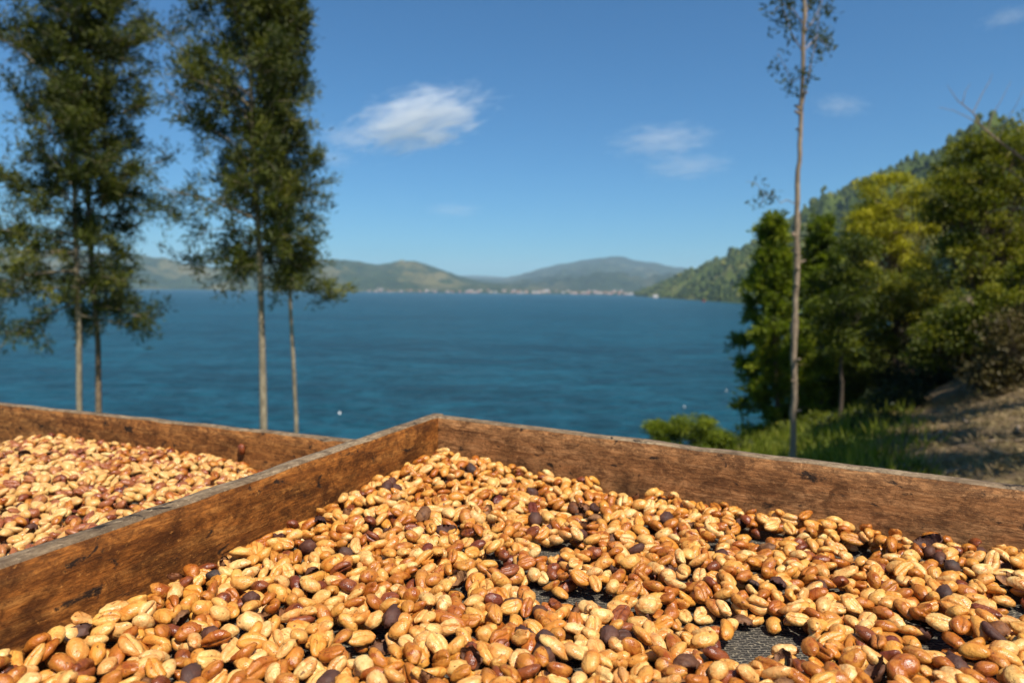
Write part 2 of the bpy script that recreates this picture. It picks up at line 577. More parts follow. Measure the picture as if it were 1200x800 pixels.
# shore strip of the town: low land the houses stand on
b = MB()
vs, fs = [], []
pxs = np.linspace(420, 760, 30)
for px in pxs:
    d = lerp_curve([430, 560, 650, 752], [3245, 3078, 3045, 2945], px)
    r = ray(px, 341)
    for q, z in ((0, LAKE - 0.5), (14, LAKE + 0.9), (240, LAKE + 13), (900, LAKE + 20)):
        vs.append((r.x / r.y * (d + q), d + q, z))
fs = [(i * 4 + j, (i + 1) * 4 + j, (i + 1) * 4 + j + 1, i * 4 + j + 1) for i in range(29) for j in range(3)]
b.add(vs, fs)
tag(b.build('shore', hm_mid), kind='structure')

# small things on the hillside's shore
def lone_house(px, py, d, s, mi, label):
    p = at_y(px, py, d)
    t = empty('house', (p.x, p.y, max(p.z, LAKE + 0.3)), label, 'house')
    b = MB()
    w, dd, h = 9 * s, 7 * s, 3.2 * s
    vs = [(sx * w / 2, sy * dd / 2, z) for z in (-1.5, h) for sx, sy in ((-1, -1), (1, -1), (1, 1), (-1, 1))]
    b.add(vs, [(0, 1, 5, 4), (1, 2, 6, 5), (2, 3, 7, 6), (3, 0, 4, 7)])
    b.build('wall', wall_ms[mi], t, False)
    b = MB()
    for sy in (-1, 1):
        b.add([(-w * .55, sy * dd * .56, h - 0.1), (w * .55, sy * dd * .56, h - 0.1), (w * .55, 0, h + 1.7 * s), (-w * .55, 0, h + 1.7 * s)], [(0, 1, 2, 3)])
    for sx in (-1, 1):
        b.add([(sx * w / 2, -dd / 2, h), (sx * w / 2, dd / 2, h), (sx * w / 2, 0, h + 1.6 * s)], [(0, 1, 2)])
    b.build('roof', zinc_m if mi == 0 else roof_m, t, False)
    return t
lone_house(768, 348, 1640, 1.25, 0, 'lone white house at the water on the wooded hillside point')
def boat(px, d, length, mat, label):
    r = ray(px, 345)
    t = empty('boat', (r.x / r.y * d, d, LAKE), label, 'boat')
    b = MB()
    n = 10
    vs, fs = [], []
    for i in range(n + 1):
        u = -1 + 2 * i / n
        hw = 0.16 * length * (1 - abs(u) ** 2.4) + 0.01
        sheer = 0.09 * length * (1 + 0.7 * u * u)
        for x, z in ((-hw, sheer), (-hw * 0.65, -0.02 * length), (hw * 0.65, -0.02 * length), (hw, sheer)):
            vs.append((u * length / 2, x, z))
    fs = [(i * 4 + k, (i + 1) * 4 + k, (i + 1) * 4 + k + 1, i * 4 + k + 1) for i in range(n) for k in range(3)]
    b.add(vs, fs); b.build('hull', mat, t)
    b = MB()
    L = length
    vs = [(sx * L * .22, sy * L * .12, z) for z in (L * 0.04, L * 0.3) for sx, sy in ((-1, -1), (1, -1), (1, 1), (-1, 1))]
    b.add(vs, [(0, 1, 5, 4), (1, 2, 6, 5), (2, 3, 7, 6), (3, 0, 4, 7), (4, 5, 6, 7)])
    b.build('cabin', mat, t, False)
red_m = Mat('red_boat_paint').base((0.35, 0.06, 0.05)).set(Roughness=0.5).m
orange_m = Mat('orange_boat_paint').base((0.70, 0.24, 0.04)).set(Roughness=0.5).m
boat(825, 1090, 8.5, red_m, 'small dark red boat moored under the wooded hillside')
boat(879, 500, 5.5, orange_m, 'orange boat on the lake behind the bright green feathery tree')
float_m = Mat('white_float').base((0.82, 0.82, 0.80)).set(Roughness=0.5).m
for px, py, r in ((398, 485, 0.17), (802, 477, 0.11), (851, 458, 0.11)):
    p = on_z(px, py, LAKE)
    t = empty('float_buoy', (p.x, p.y, LAKE), 'round white float bobbing alone on the open lake', 'buoy', 'white floats on the lake')
    vs, q, tr = sphere(14, 10)
    b = MB(); b.add(np.array(vs) * r * np.array([1, 1, 0.9]) + np.array([0, 0, r * 0.55]), q)
    b.f[3].append(np.array(tr)); b.t[3].append(np.zeros(len(tr))); b.m[3].append(np.zeros(len(tr), int))
    b.build('ball', float_m, t)
    b = MB(); tube(b, [(0, 0, r * 1.35), (0, 0, r * 1.7)], [r * 0.22, r * 0.2], 8); b.build('lug', float_m, t)

# =================================================================== TREES
def leaf_cards(b, c, d, up, ln, wd, tint):
    """many leaf blades at once: centres c, directions d, side vectors from up; each a bent diamond of two triangles-pairs"""
    s = np.cross(d, up)
    s /= np.linalg.norm(s, axis=1, keepdims=True) + 1e-9
    n = len(c)
    nrm = np.cross(s, d)
    p0 = c
    p1 = c + d * (ln * 0.5)[:, None] + s * (wd * 0.5)[:, None] + nrm * (wd * 0.12)[:, None]
    p2 = c + d * ln[:, None]
    p3 = c + d * (ln * 0.5)[:, None] - s * (wd * 0.5)[:, None] + nrm * (wd * 0.12)[:, None]
    v = np.stack([p0, p1, p2, p3], 1).reshape(-1, 3)
    f = np.arange(4 * n).reshape(-1, 4)
    b.add(v, f, tint)

def unit(a):
    return a / (np.linalg.norm(a, axis=1, keepdims=True) + 1e-9)

def spine(p0, p1, wob, n, rng):
    p0, p1 = Vector(p0), Vector(p1)
    L = (p1 - p0).length
    pts, ox, oy = [], 0.0, 0.0
    for i in range(n + 1):
        t = i / n
        if 0 < i < n:
            ox += rng.gauss(0, wob * L / n); oy += rng.gauss(0, wob * L / n)
            ox *= 0.85; oy *= 0.85
        pts.append(p0.lerp(p1, t) + Vector((ox, oy, 0)))
    return pts

def path_at(pts, t):
    f = t * (len(pts) - 1)
    i = min(int(f), len(pts) - 2)
    return pts[i].lerp(pts[i + 1], f - i)

def wispy_tree(label, base, top, r0, radius, seed, bark, leaf, start, branches=70, group=None, spray=(0.09, 0.17), dens=1.0, side=None, cat='tree', name='wispy_tree', tintb=0.0, rise=0.5, width=0.036):
    """tall casuarina-like tree: thin trunk, rising limbs, drooping sprays of needles. radius: function of 0..1 up the crown"""
    rng = random.Random(seed); nr = np.random.RandomState(seed)
    base, top = Vector(base), Vector(top)
    start = (at_y(600, start, base.y).z - base.z) / (top.z - base.z)    # given as the photo row where the crown begins
    t = empty(name, base, label, cat, group)
    inv = -base
    sp = spine(base, top, 0.022, 14, rng)
    wood = MB()
    n = len(sp)
    tube(wood, [p + inv for p in sp], [max(0.012, r0 * (1 - 0.9 * i / (n - 1))) for i in range(n)], 9, bumps=0.10, rng=rng)
    H = (top - base).length
    cr = MB()
    for k in range(branches):
        u = (k + rng.random()) / branches
        ht = start + (1 - start) * u ** 0.9
        p = path_at(sp, min(ht, 0.99))
        az = k * 2.39996 + rng.uniform(-0.5, 0.5)
        L = radius(u) * rng.uniform(0.45, 1.3)
        if side is not None:
            L *= 1 + side[1] * math.cos(az - side[0])
        L = max(L, 0.25)
        el = -0.75 * max(0, 1 - u * 7) + rise * (0.55 + 0.75 * u) * rng.uniform(0.35, 1.5)
        d = Vector((math.cos(az) * math.cos(el), math.sin(az) * math.cos(el), math.sin(el)))
        m_ = 6
        bp = [p]
        for i in range(1, m_ + 1):
            dd = d + Vector((rng.gauss(0, .12), rng.gauss(0, .12), rng.gauss(0, .08) - 0.16 * (i / m_) ** 2 + (0.1 if u > .5 else 0)))
            bp.append(bp[-1] + dd.normalized() * L / m_)
        rb = max(0.008, min(0.45 * r0, 0.013 * L + 0.006))
        tube(wood, [q + inv for q in bp], [max(0.005, rb * (1 - 0.8 * i / m_)) for i in range(m_ + 1)], 5)
        nt = max(5, int(L * 9 * dens))
        for q in range(nt):
            tt = rng.uniform(0.18, 1.0) ** 0.8
            s = path_at(bp, tt)
            td = (d * 0.7 + Vector((rng.gauss(0, .6), rng.gauss(0, .6), rng.gauss(0.12, .75)))).normalized()
            tl = rng.uniform(0.2, 0.75) * (0.7 + 0.25 * L)
            e = s + td * tl
            tube(wood, [s + inv, (s + e) / 2 + inv + Vector((0, 0, 0.03)), e + inv], [0.006, 0.004, 0.002], 3, cap=False)
            nl = int(64 * dens * rng.uniform(0.6, 1.4))
            w = nr.rand(nl)
            c = np.array(s + inv)[None] + np.array(e - s)[None] * w[:, None] + nr.normal(0, 0.06, (nl, 3))
            dv = unit(np.array(td)[None] * 0.6 + nr.normal(0, 0.6, (nl, 3)) + np.array([[0, 0, 0.1]]))
            ln = nr.uniform(spray[0], spray[1], nl)
            tint = np.clip(0.42 + tintb + rng.gauss(0, 0.2) + nr.normal(0, 0.1, nl), 0, 1)
            leaf_cards(cr, c, dv, nr.normal(0, 1, (nl, 3)), ln, ln * width / 0.2 * 1.0, tint)
    wood.build('trunk', bark, t)
    cr.build('crown', leaf, t, smooth=False)
    return t

def broad_tree(label, base, trunk_top, r0, lobes, seed, bark, leaf, clumps=90, per=150, leaf_s=(0.07, 0.13), group=None, tintb=0.0, cat='tree', name='broadleaf_tree', clump_r=(0.20, 0.48), stems=1):
    """lobes: list of (centre, (rx, ry, rz), weight) in world space"""
    rng = random.Random(seed); nr = np.random.RandomState(seed)
    base = Vector(base); trunk_top = Vector(trunk_top)
    t = empty(name, base, label, cat, group)
    inv = -base
    wood, cr = MB(), MB()
    stems_p = []
    for s in range(stems):
        off = Vector((rng.gauss(0, 0.25), rng.gauss(0, 0.25), 0)) if stems > 1 else Vector()
        sp = spine(base + off * 0.3, trunk_top + off * 2, 0.12, 9, rng)
        stems_p.append(sp)
        tube(wood, [p + inv for p in sp], [max(0.02, r0 * (1 - 0.7 * i / 9)) for i in range(10)], 8, bumps=0.1, rng=rng)
    ws = [l[2] for l in lobes]
    for k in range(clumps):
        c, rr, _ = rng.choices(lobes, ws)[0]
        v = Vector((rng.gauss(0, 1), rng.gauss(0, 1), rng.gauss(0.15, 1))).normalized() * rng.uniform(0.35, 1.05) ** 0.6
        p = Vector(c) + Vector((v.x * rr[0], v.y * rr[1], v.z * rr[2]))
        sp = rng.choice(stems_p)
        if k % 2 == 0:
            s = path_at(sp, rng.uniform(0.45, 1.0))
            midp = s.lerp(p, 0.5) + Vector((rng.gauss(0, .15), rng.gauss(0, .15), -0.12 * (p - s).length * rng.random()))
            tube(wood, [s + inv, midp + inv, p + inv], [max(0.012, r0 * 0.28), max(0.008, r0 * 0.16), 0.006], 5)
        R_ = rng.uniform(*clump_r)
        n = int(per * rng.uniform(0.6, 1.3))
        q = nr.normal(0, 1, (n, 3)); q = unit(q) * (nr.rand(n, 1) ** 0.45)
        cc = np.array(p + inv)[None] + q * np.array([[R_ * 1.25, R_ * 1.25, R_ * 0.7]])
        dv = unit(q * 0.6 + nr.normal(0, 0.55, (n, 3)) + np.array([[0, 0, -0.1]]))
        ln = nr.uniform(leaf_s[0], leaf_s[1], n)
        tint = np.clip(0.45 + tintb + rng.gauss(0, 0.17) + nr.normal(0, 0.12, n), 0, 1)
        up = nr.normal(0, 0.6, (n, 3)) + np.array([[0, 0, 1.0]])
        leaf_cards(cr, cc, dv, up, ln, ln * nr.uniform(0.45, 0.7, n), tint)
    wood.build('trunk', bark, t)
    cr.build('crown', leaf, t, smooth=False)
    return t

bark_pale = bark_mat('pale_bark', (0.10, 0.075, 0.045), (0.36, 0.29, 0.19))
bark_brown = bark_mat('brown_bark', (0.06, 0.04, 0.025), (0.25, 0.17, 0.10))
bark_dark = bark_mat('dark_bark', (0.03, 0.022, 0.015), (0.10, 0.07, 0.045))
bark_dead = bark_mat('dead_bark', (0.12, 0.082, 0.05), (0.37, 0.27, 0.175))
lf_olive = leaf_mat('olive_needles', (0.017, 0.028, 0.004), (0.070, 0.084, 0.008), (0.18, 0.175, 0.016), 0.3)
lf_bright = leaf_mat('bright_needles', (0.04, 0.065, 0.005), (0.16, 0.205, 0.010), (0.32, 0.34, 0.02), 0.5)
lf_green = leaf_mat('green_leaves', (0.018, 0.034, 0.004), (0.115, 0.135, 0.007), (0.31, 0.28, 0.016), 0.42)
lf_yellow = leaf_mat('yellow_leaves', (0.10, 0.11, 0.006), (0.40, 0.37, 0.012), (0.62, 0.53, 0.022), 0.35)
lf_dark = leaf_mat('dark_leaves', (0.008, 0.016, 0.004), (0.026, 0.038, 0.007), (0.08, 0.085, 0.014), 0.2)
lf_dry = leaf_mat('dry_leaves', (0.09, 0.055, 0.025), (0.24, 0.165, 0.07), (0.38, 0.29, 0.13), 0.2)

lf_scrub = leaf_mat('scrub_leaves', (0.03, 0.025, 0.008), (0.10, 0.075, 0.022), (0.20, 0.16, 0.04), 0.25)

def foot(px, py, d):
    p = at_y(px, py, d)
    return Vector((p.x, p.y, ground_z(p.x, p.y) - 0.08))

D1 = 14.0
NT = 'tall needle trees by the lake'
wispy_tree('pale trunked needle tree with broad dark crown, leaning against its twin', foot(87, 500, D1), at_y(75, -330, D1), 0.085, lambda u: 1.85 * (1 - 0.60 * u) * (0.75 + 0.8 * min(u, 0.3)), 21, bark_pale, lf_olive, 375, 120, NT, side=(math.pi, 0.2), rise=0.85, dens=1.0)
wispy_tree('straight brown trunked needle tree twinned with a pale trunk', foot(105, 500, D1 + 0.4), at_y(98, -300, D1 + 0.4), 0.09, lambda u: 1.45 * (1 - 0.55 * u) * (0.75 + 0.8 * min(u, 0.3)), 22, bark_brown, lf_olive, 370, 120, NT, side=(0.0, 0.25), rise=0.85, dens=1.0)
D2 = 13.0
wispy_tree('thicker single needle tree with full crown beside a slender one', foot(314, 510, D2), at_y(285, -240, D2), 0.095, lambda u: 1.5 * (1 - 0.62 * u) * (0.75 + 0.8 * min(u, 0.3)), 23, bark_pale, lf_olive, 332, 120, NT, side=(math.pi, 0.3), rise=1.0, dens=1.0)
wispy_tree('slender needle tree with narrow crown beside a thicker one', foot(343, 510, D2 + 0.5), at_y(330, -150, D2 + 0.5), 0.06, lambda u: 0.85 * (1 - 0.45 * u), 24, bark_pale, lf_olive, 345, 90, NT, rise=0.9, tintb=0.08, dens=1.15)

# tall bare trunk
def bare_trunk():
    rng = random.Random(31); nr = np.random.RandomState(31)
    d = 12.0
    base, top = foot(928, 545, d), at_y(944, -70, d)
    t = empty('bare_tree', base, 'tall thin nearly bare tree rising alone above the tray board', 'tree')
    inv = -base
    sp = [base] + [at_y(px, py, d) for px, py in ((929, 530), (931, 470), (930.5, 400), (932.5, 330), (934, 262), (935, 200), (938, 160), (940, 100), (942, 40), (943, 0))] + [top]
    wood, cr = MB(), MB()
    fine = []
    for i in range(len(sp) - 1):
        for k in range(4):
            fine.append(sp[i].lerp(sp[i + 1], k / 4) + Vector((rng.gauss(0, 0.006), rng.gauss(0, 0.006), 0)))
    fine.append(sp[-1])
    n = len(fine)
    tube(wood, [p + inv for p in fine], [(0.058 - 0.034 * i / n) * (1.0 + (0.3 if rng.random() < 0.13 else 0)) for i in range(n)], 9, bumps=0.14, rng=rng)
    for k in range(16):     # stubs of cut branches
        p = path_at(fine, rng.uniform(0.15, 0.8))
        a = rng.uniform(0, 6.28)
        e = p + Vector((math.cos(a), math.sin(a), 0.4)) * rng.uniform(0.08, 0.16)
        tube(wood, [p + inv, e + inv], [0.03, 0.02], 6)
    def twig(pxs, r, leaves, spread=0.10, ls=(0.07, 0.15)):
        pts = [at_y(px, py, d + dy) for px, py, dy in pxs]
        tube(wood, [p + inv for p in pts], [r * (1 - 0.7 * i / (len(pts) - 1)) for i in range(len(pts))], 5)
        for q in range(leaves):
            c = path_at(pts, rng.uniform(0.25, 1.0)) + Vector((rng.gauss(0, spread), rng.gauss(0, spread), rng.gauss(-0.02, spread)))
            m_ = 11
            cc = np.array(c + inv)[None] + nr.normal(0, 0.055, (m_, 3))
            dv = unit(nr.normal(0, 1, (m_, 3)) + np.array([[0, 0, 0.2]]))
            ln = nr.uniform(*ls, m_)
            leaf_cards(cr, cc, dv, nr.normal(0, 1, (m_, 3)), ln, ln * 0.3, np.clip(0.35 + nr.normal(0, 0.2, m_), 0, 1))
    twig([(941, 122, 0), (948, 85, -.1), (956, 50, -.2), (960, 15, -.2)], 0.016, 12)
    twig([(942, 60, 0), (958, 42, .2), (966, 52, .3), (974, 58, .4)], 0.012, 9)
    twig([(938, 90, 0), (928, 98, .1), (920, 78, .2), (911, 62, .3)], 0.012, 8)
    twig([(940, 60, 0), (929, 42, -.2), (921, 20, -.3), (912, -4, -.3)], 0.012, 12)
    twig([(941, 40, 0), (955, 22, .2), (962, 5, .3), (966, -12, .3)], 0.012, 14)
    twig([(942, 30, 0), (930, 12, -.2), (918, 5, -.3), (907, 12, -.3)], 0.012, 9)
    twig([(943, 18, 0), (950, 0, .2), (956, -25, .3), (958, -50, .3)], 0.012, 22)
    twig([(943, 8, 0), (934, -12, .2), (926, -30, .3), (918, -50, .3)], 0.012, 22)
    twig([(934, 240, 0), (922, 234, -.1), (915, 238, -.2), (908, 230, -.2), (896, 228, -.3), (886, 215, -.3), (874, 213, -.3)], 0.009, 4, 0.05)
    twig([(896, 228, -.3), (893, 236, -.3), (890, 241, -.3)], 0.006, 3, 0.04)
    wood.build('trunk', bark_dead, t)
    cr.build('crown', lf_olive, t, smooth=False)
bare_trunk()

def lobe(px, py, d, rx, rz, ry=None, w=1.0):
    """crown lobe from its place and radii in photo pixels at distance d"""
    k = d / FPX
    return (at_y(px, py, d), (rx * k, (ry if ry else 0.5 * (rx + rz)) * k, rz * k), w)

# bright feathery tree by the shore
d = 25.0
wispy_tree('bright green feathery tree standing behind the tall bare trunk', foot(912, 520, d), at_y(902, 262, d), 0.10, lambda u: 1.6 * (1 - u) ** 0.8 + 0.10, 41, bark_brown, lf_bright, 505, 90, 'trees on the lakeside slope', spray=(0.16, 0.30), dens=0.8, rise=0.45, width=0.06, tintb=0.08)
d = 27.0
wispy_tree('darker feathery tree between the bare trunk and the yellow tree', foot(962, 500, d), at_y(960, 262, d), 0.09, lambda u: 1.4 * (1 - u) ** 0.8 + 0.10, 42, bark_brown, lf_bright, 480, 80, 'trees on the lakeside slope', spray=(0.16, 0.30), dens=0.8, rise=0.35, width=0.06, tintb=-0.08)
d = 21.0
broad_tree('slim dark tree with a thin bent trunk on the bright grass slope', foot(982, 500, d), at_y(990, 350, d), 0.07,
           [lobe(990, 345, d, 26, 36), lobe(978, 395, d, 24, 28), lobe(1003, 305, d, 20, 28)], 43, bark_dark, lf_green, 70, 150, tintb=-0.12, group='trees on the lakeside slope')
d = 27.0
broad_tree('yellow leaved tree standing out among the dark green trees', foot(1050, 480, d), at_y(1050, 260, d), 0.13,
           [lobe(1040, 225, d, 32, 24), lobe(1032, 265, d, 36, 30), lobe(1068, 258, d, 40, 26), lobe(1040, 310, d, 44, 34), lobe(1060, 350, d, 48, 36, w=0.8)], 44, bark_brown, lf_yellow, 150, 170, group='trees on the lakeside slope')
d = 24.0
broad_tree('dark leafy tree crowding under the yellow one', foot(1052, 470, d), at_y(1052, 370, d), 0.10,
           [lobe(1020, 345, d, 34, 36), lobe(1050, 385, d, 50, 36), lobe(1078, 345, d, 36, 30), lobe(1010, 400, d, 34, 26)], 45, bark_dark, lf_green, 120, 160, group='trees on the lakeside slope', tintb=-0.02)
d = 20.0
broad_tree('big spreading dark green tree highest on the near slope', foot(1150, 490, d), at_y(1150, 280, d), 0.15,
           [lobe(1140, 190, d, 44, 26), lobe(1185, 175, d, 46, 34), lobe(1120, 235, d, 38, 34), lobe(1170, 250, d, 60, 44), lobe(1225, 220, d, 60, 60), lobe(1130, 300, d, 46, 36), lobe(1190, 320, d, 60, 40), lobe(1240, 300, d, 60, 60)],
           46, bark_brown, lf_green, 300, 170, group='trees on the lakeside slope', tintb=0.14)
d = 18.0
broad_tree('small brown trunked tree at the foot of the dry slope', foot(1147, 500, d), at_y(1146, 400, d), 0.06,
           [lobe(1130, 385, d, 44, 30), lobe(1170, 400, d, 40, 30), lobe(1100, 410, d, 34, 28)], 47, bark_brown, lf_green, 80, 150, group='trees on the lakeside slope', tintb=-0.05)
d = 30.0
broad_tree('mid green tree filling the gap behind the slim dark tree', foot(1000, 470, d), at_y(1000, 330, d), 0.12,
           [lobe(985, 300, d, 30, 30), lobe(1005, 340, d, 36, 34), lobe(975, 370, d, 32, 32), lobe(1010, 400, d, 36, 26), lobe(1012, 268, d, 22, 24)], 55, bark_brown, lf_green, 130, 170, group='trees on the lakeside slope', tintb=0.02)
d = 17.5
broad_tree('leafy yellow green tree hanging over the top of the dry bank', foot(1200, 440, d), at_y(1195, 350, d), 0.08,
           [lobe(1180, 350, d, 42, 30), lobe(1215, 375, d, 44, 40), lobe(1165, 385, d, 28, 22), lobe(1235, 330, d, 44, 40)], 56, bark_brown, lf_green, 130, 160, group='trees on the lakeside slope', tintb=0.12)
d = 16.0
broad_tree('dry brownish shrub hanging over the bare slope', foot(1195, 470, d), at_y(1195, 400, d), 0.05,
           [lobe(1190, 405, d, 36, 36), lobe(1225, 400, d, 40, 44), lobe(1170, 440, d, 26, 22)], 48, bark_brown, lf_scrub, 70, 120, cat='shrub', name='shrub', group='shrubs on the lakeside slope', stems=3)
SHADE = Vector((5.4, 10.9, -1.4)) + sun_vec * 13.0
SHADE3 = Vector((8.6, 16.6, -2.2)) + sun_vec * 13.0
SHADE2 = Vector((6.5, 13.6, -1.9)) + sun_vec * 13.0
# trees beyond the frame; the SHADE ones are added to shade the near slope
for i, (x, y, h, s) in enumerate(((17.5, 15.0, 8.5, 51), (20.5, 20.5, 9.5, 52), (SHADE.x, SHADE.y, 1.39 * (SHADE.z - ground_z(SHADE.x, SHADE.y)), 53), (SHADE2.x, SHADE2.y, 1.39 * (SHADE2.z - ground_z(SHADE2.x, SHADE2.y)), 54), (SHADE3.x, SHADE3.y, 1.39 * (SHADE3.z - ground_z(SHADE3.x, SHADE3.y)), 57))):
    z = ground_z(x, y) - 0.1
    broad_tree(['leafy tree uphill of the dry shrub', 'tallest leafy tree uphill of the big spreading tree', 'unseen leafy tree added to shade the near grass', 'second unseen leafy tree added to shade the grass', 'third unseen leafy tree added to shade the grass'][i], (x, y, z), (x, y, z + h * 0.6), 0.15,
               [((x, y, z + h * 0.72), (1.05 + .25 * (i > 2), 1.05 + .25 * (i > 2), 1.0), 1.5), ((x - .3, y + .4, z + h * 0.64), (0.8, 0.8, 0.9), 1), ((x + .3, y - .4, z + h * .66), (0.8, 0.8, 0.9), 1)], s, bark_brown, lf_green, 170, 160, group='trees on the lakeside slope', leaf_s=(0.10, 0.17))
# understorey shrubs that make the slope under the trees dense
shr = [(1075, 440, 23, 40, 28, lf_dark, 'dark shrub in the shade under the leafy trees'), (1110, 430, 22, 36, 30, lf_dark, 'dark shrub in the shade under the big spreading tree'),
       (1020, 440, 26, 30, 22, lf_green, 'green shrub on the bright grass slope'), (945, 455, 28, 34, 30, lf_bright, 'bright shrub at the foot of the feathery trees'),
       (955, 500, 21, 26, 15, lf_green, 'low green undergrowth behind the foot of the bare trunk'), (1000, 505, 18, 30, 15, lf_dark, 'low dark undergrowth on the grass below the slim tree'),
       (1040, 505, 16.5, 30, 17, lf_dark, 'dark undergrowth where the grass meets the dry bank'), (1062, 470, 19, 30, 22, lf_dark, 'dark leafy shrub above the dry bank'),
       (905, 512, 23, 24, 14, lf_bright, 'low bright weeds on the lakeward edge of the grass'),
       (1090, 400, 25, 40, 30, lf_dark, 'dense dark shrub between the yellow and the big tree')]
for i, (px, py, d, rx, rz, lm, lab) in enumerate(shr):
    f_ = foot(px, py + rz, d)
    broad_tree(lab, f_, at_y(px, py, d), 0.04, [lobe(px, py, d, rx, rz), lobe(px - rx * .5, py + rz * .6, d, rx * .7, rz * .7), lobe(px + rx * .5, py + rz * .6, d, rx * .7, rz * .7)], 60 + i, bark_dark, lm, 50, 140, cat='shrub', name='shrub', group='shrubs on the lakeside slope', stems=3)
# bush showing above the board
d = 20.0
broad_tree('rounded yellow green bush peeping over the tray board against the lake', foot(812, 525, d), at_y(812, 515, d), 0.05,
           [lobe(770, 507, d, 19, 15), lobe(791, 503, d, 17, 15), lobe(824, 500, d, 19, 14), lobe(843, 518, d, 16, 12), lobe(805, 525, d, 44, 16)], 71, bark_dark, lf_bright, 75, 170, (0.06, 0.10), 'shrubs on the lakeside slope', -0.02, 'shrub', 'shrub', (0.14, 0.28), 4)
broad_tree('dark small bush beside the rounded yellow green one', foot(864, 525, d + 1), at_y(864, 518, d + 1), 0.04,
           [lobe(864, 520, d + 1, 14, 11), lobe(852, 528, d + 1, 10, 8)], 72, bark_dark, lf_dark, 24, 130, (0.05, 0.09), 'shrubs on the lakeside slope', 0, 'shrub', 'shrub', (0.12, 0.22), 3)

# dead tree leaning in beside the slope
def dead_tree():
    rng = random.Random(81)
    d = 13.0
    base = foot(1290, 470, d)
    t = empty('dead_tree', base, 'leafless grey dead tree reaching branches over the leafy slope', 'tree')
    inv = -base
    wood = MB()
    def limb(pxs, r0, r1, dy=0.0):
        pts = [at_y(px, py, d + dy * i) for i, (px, py) in enumerate(pxs)]
        tube(wood, [p + inv for p in pts], [0.62 * (r0 + (r1 - r0) * i / (len(pts) - 1)) for i in range(len(pts))], 6)
        return pts
    limb([(1290, 480), (1288, 400), (1280, 320), (1265, 260)], 0.12, 0.08)
    limb([(1265, 260), (1235, 215), (1200, 187), (1170, 165), (1150, 148), (1140, 132), (1122, 118), (1110, 100)], 0.05, 0.004, -.05)
    limb([(1150, 148), (1135, 138), (1118, 130), (1100, 126)], 0.014, 0.005)
    limb([(1140, 133), (1150, 112), (1160, 95), (1163, 86)], 0.013, 0.004)
    limb([(1128, 122), (1131, 108), (1137, 98)], 0.012, 0.004)
    limb([(1158, 152), (1163, 135), (1172, 120), (1185, 95)], 0.014, 0.004)
    limb([(1170, 165), (1180, 140), (1190, 125), (1202, 100)], 0.014, 0.004)
    limb([(1280, 320), (1240, 275), (1200, 212), (1180, 198), (1155, 190)], 0.035, 0.006, .05)
    limb([(1265, 260), (1280, 200), (1285, 140), (1300, 60)], 0.06, 0.01)
    limb([(1280, 200), (1255, 150), (1235, 100), (1225, 60)], 0.03, 0.006)
    limb([(1155, 250), (1180, 243), (1215, 246), (1260, 275), (1283, 330)], 0.008, 0.035)
    wood.build('trunk', bark_dead, t)
dead_tree()

# ---- grass and litter on the slope
rng = random.Random(91); nr = np.random.RandomState(91)
lf_grass = leaf_mat('slope_grass_blades', (0.06, 0.08, 0.006), (0.17, 0.20, 0.012), (0.34, 0.32, 0.04), 0.4)
b = MB()
for k in range(6800):
    y = 3.5 + 44 * rng.random() ** 1.25
    x = y * rng.uniform(0.24, 0.66)
    if x > 0.56 * y + rng.gauss(0, 0.5):
        continue
    z = ground_z(x, y)
    n = 9
    c = np.array([[x, y, z]]) + np.column_stack([nr.normal(0, .12, n), nr.normal(0, .12, n), np.zeros(n)])
    dv = unit(nr.normal(0, .45, (n, 3)) + np.array([[0, 0, 1.0]]))
    ln = nr.uniform(0.10, 0.34, n) * rng.uniform(0.6, 1.7)
    leaf_cards(b, c, dv, nr.normal(0, 1, (n, 3)), ln, np.full(n, 0.03), np.clip(0.45 + rng.gauss(0, .28) + nr.normal(0, .1, n), 0, 1))
tag(b.build('grass', lf_grass, smooth=False), 'bright green grass growing on the lakeside slope', None, None, 'stuff')
b = MB()
for k in range(5200):
    y = rng.uniform(3.5, 19)
    x = y * rng.uniform(0.55, 0.98)
    z = ground_z(x, y)
    n = 6
    c = np.array([[x, y, z + 0.01]]) + np.column_stack([nr.normal(0, .12, n), nr.normal(0, .12, n), np.abs(nr.normal(0, .02, n))])
    dv = unit(nr.normal(0, 1, (n, 3)) * np.array([[1, 1, 0.35]]) + np.array([[0, 0, 0.2]]))
    ln = nr.uniform(0.06, 0.22, n)
    leaf_cards(b, c, dv, nr.normal(0, 1, (n, 3)), ln, np.full(n, 0.016), np.clip(0.55 + rng.gauss(0, .25) + nr.normal(0, .1, n), 0, 1))
tag(b.build('dry_litter', lf_dry, smooth=False), 'dry brown straw and leaf litter on the bare slope', None, None, 'stuff')
stick_m = bark_dead
for k in range(14):
    y = rng.uniform(9, 17); x = y * rng.uniform(0.6, 0.8)
    z = ground_z(x, y)
    a = rng.uniform(0, 3.14); L = rng.uniform(0.4, 1.3)
    pts = []
    for i in range(6):
        u = i / 5 - 0.5
        xx, yy = x + math.cos(a) * L * u + rng.gauss(0, .02), y + math.sin(a) * L * u + rng.gauss(0, .02)
        pts.append(Vector((xx, yy, ground_z(xx, yy) + 0.03)))
    mb = MB()
    tube(mb, [p - Vector((x, y, z)) for p in pts], [0.035 - 0.004 * i for i in range(6)], 6, bumps=0.15, rng=rng)
    o = mb.build('fallen_branch', stick_m, loc=(x, y, z))
    tag(o, 'pale fallen branch lying on the dry bare slope', 'branch', 'fallen branches on the slope')

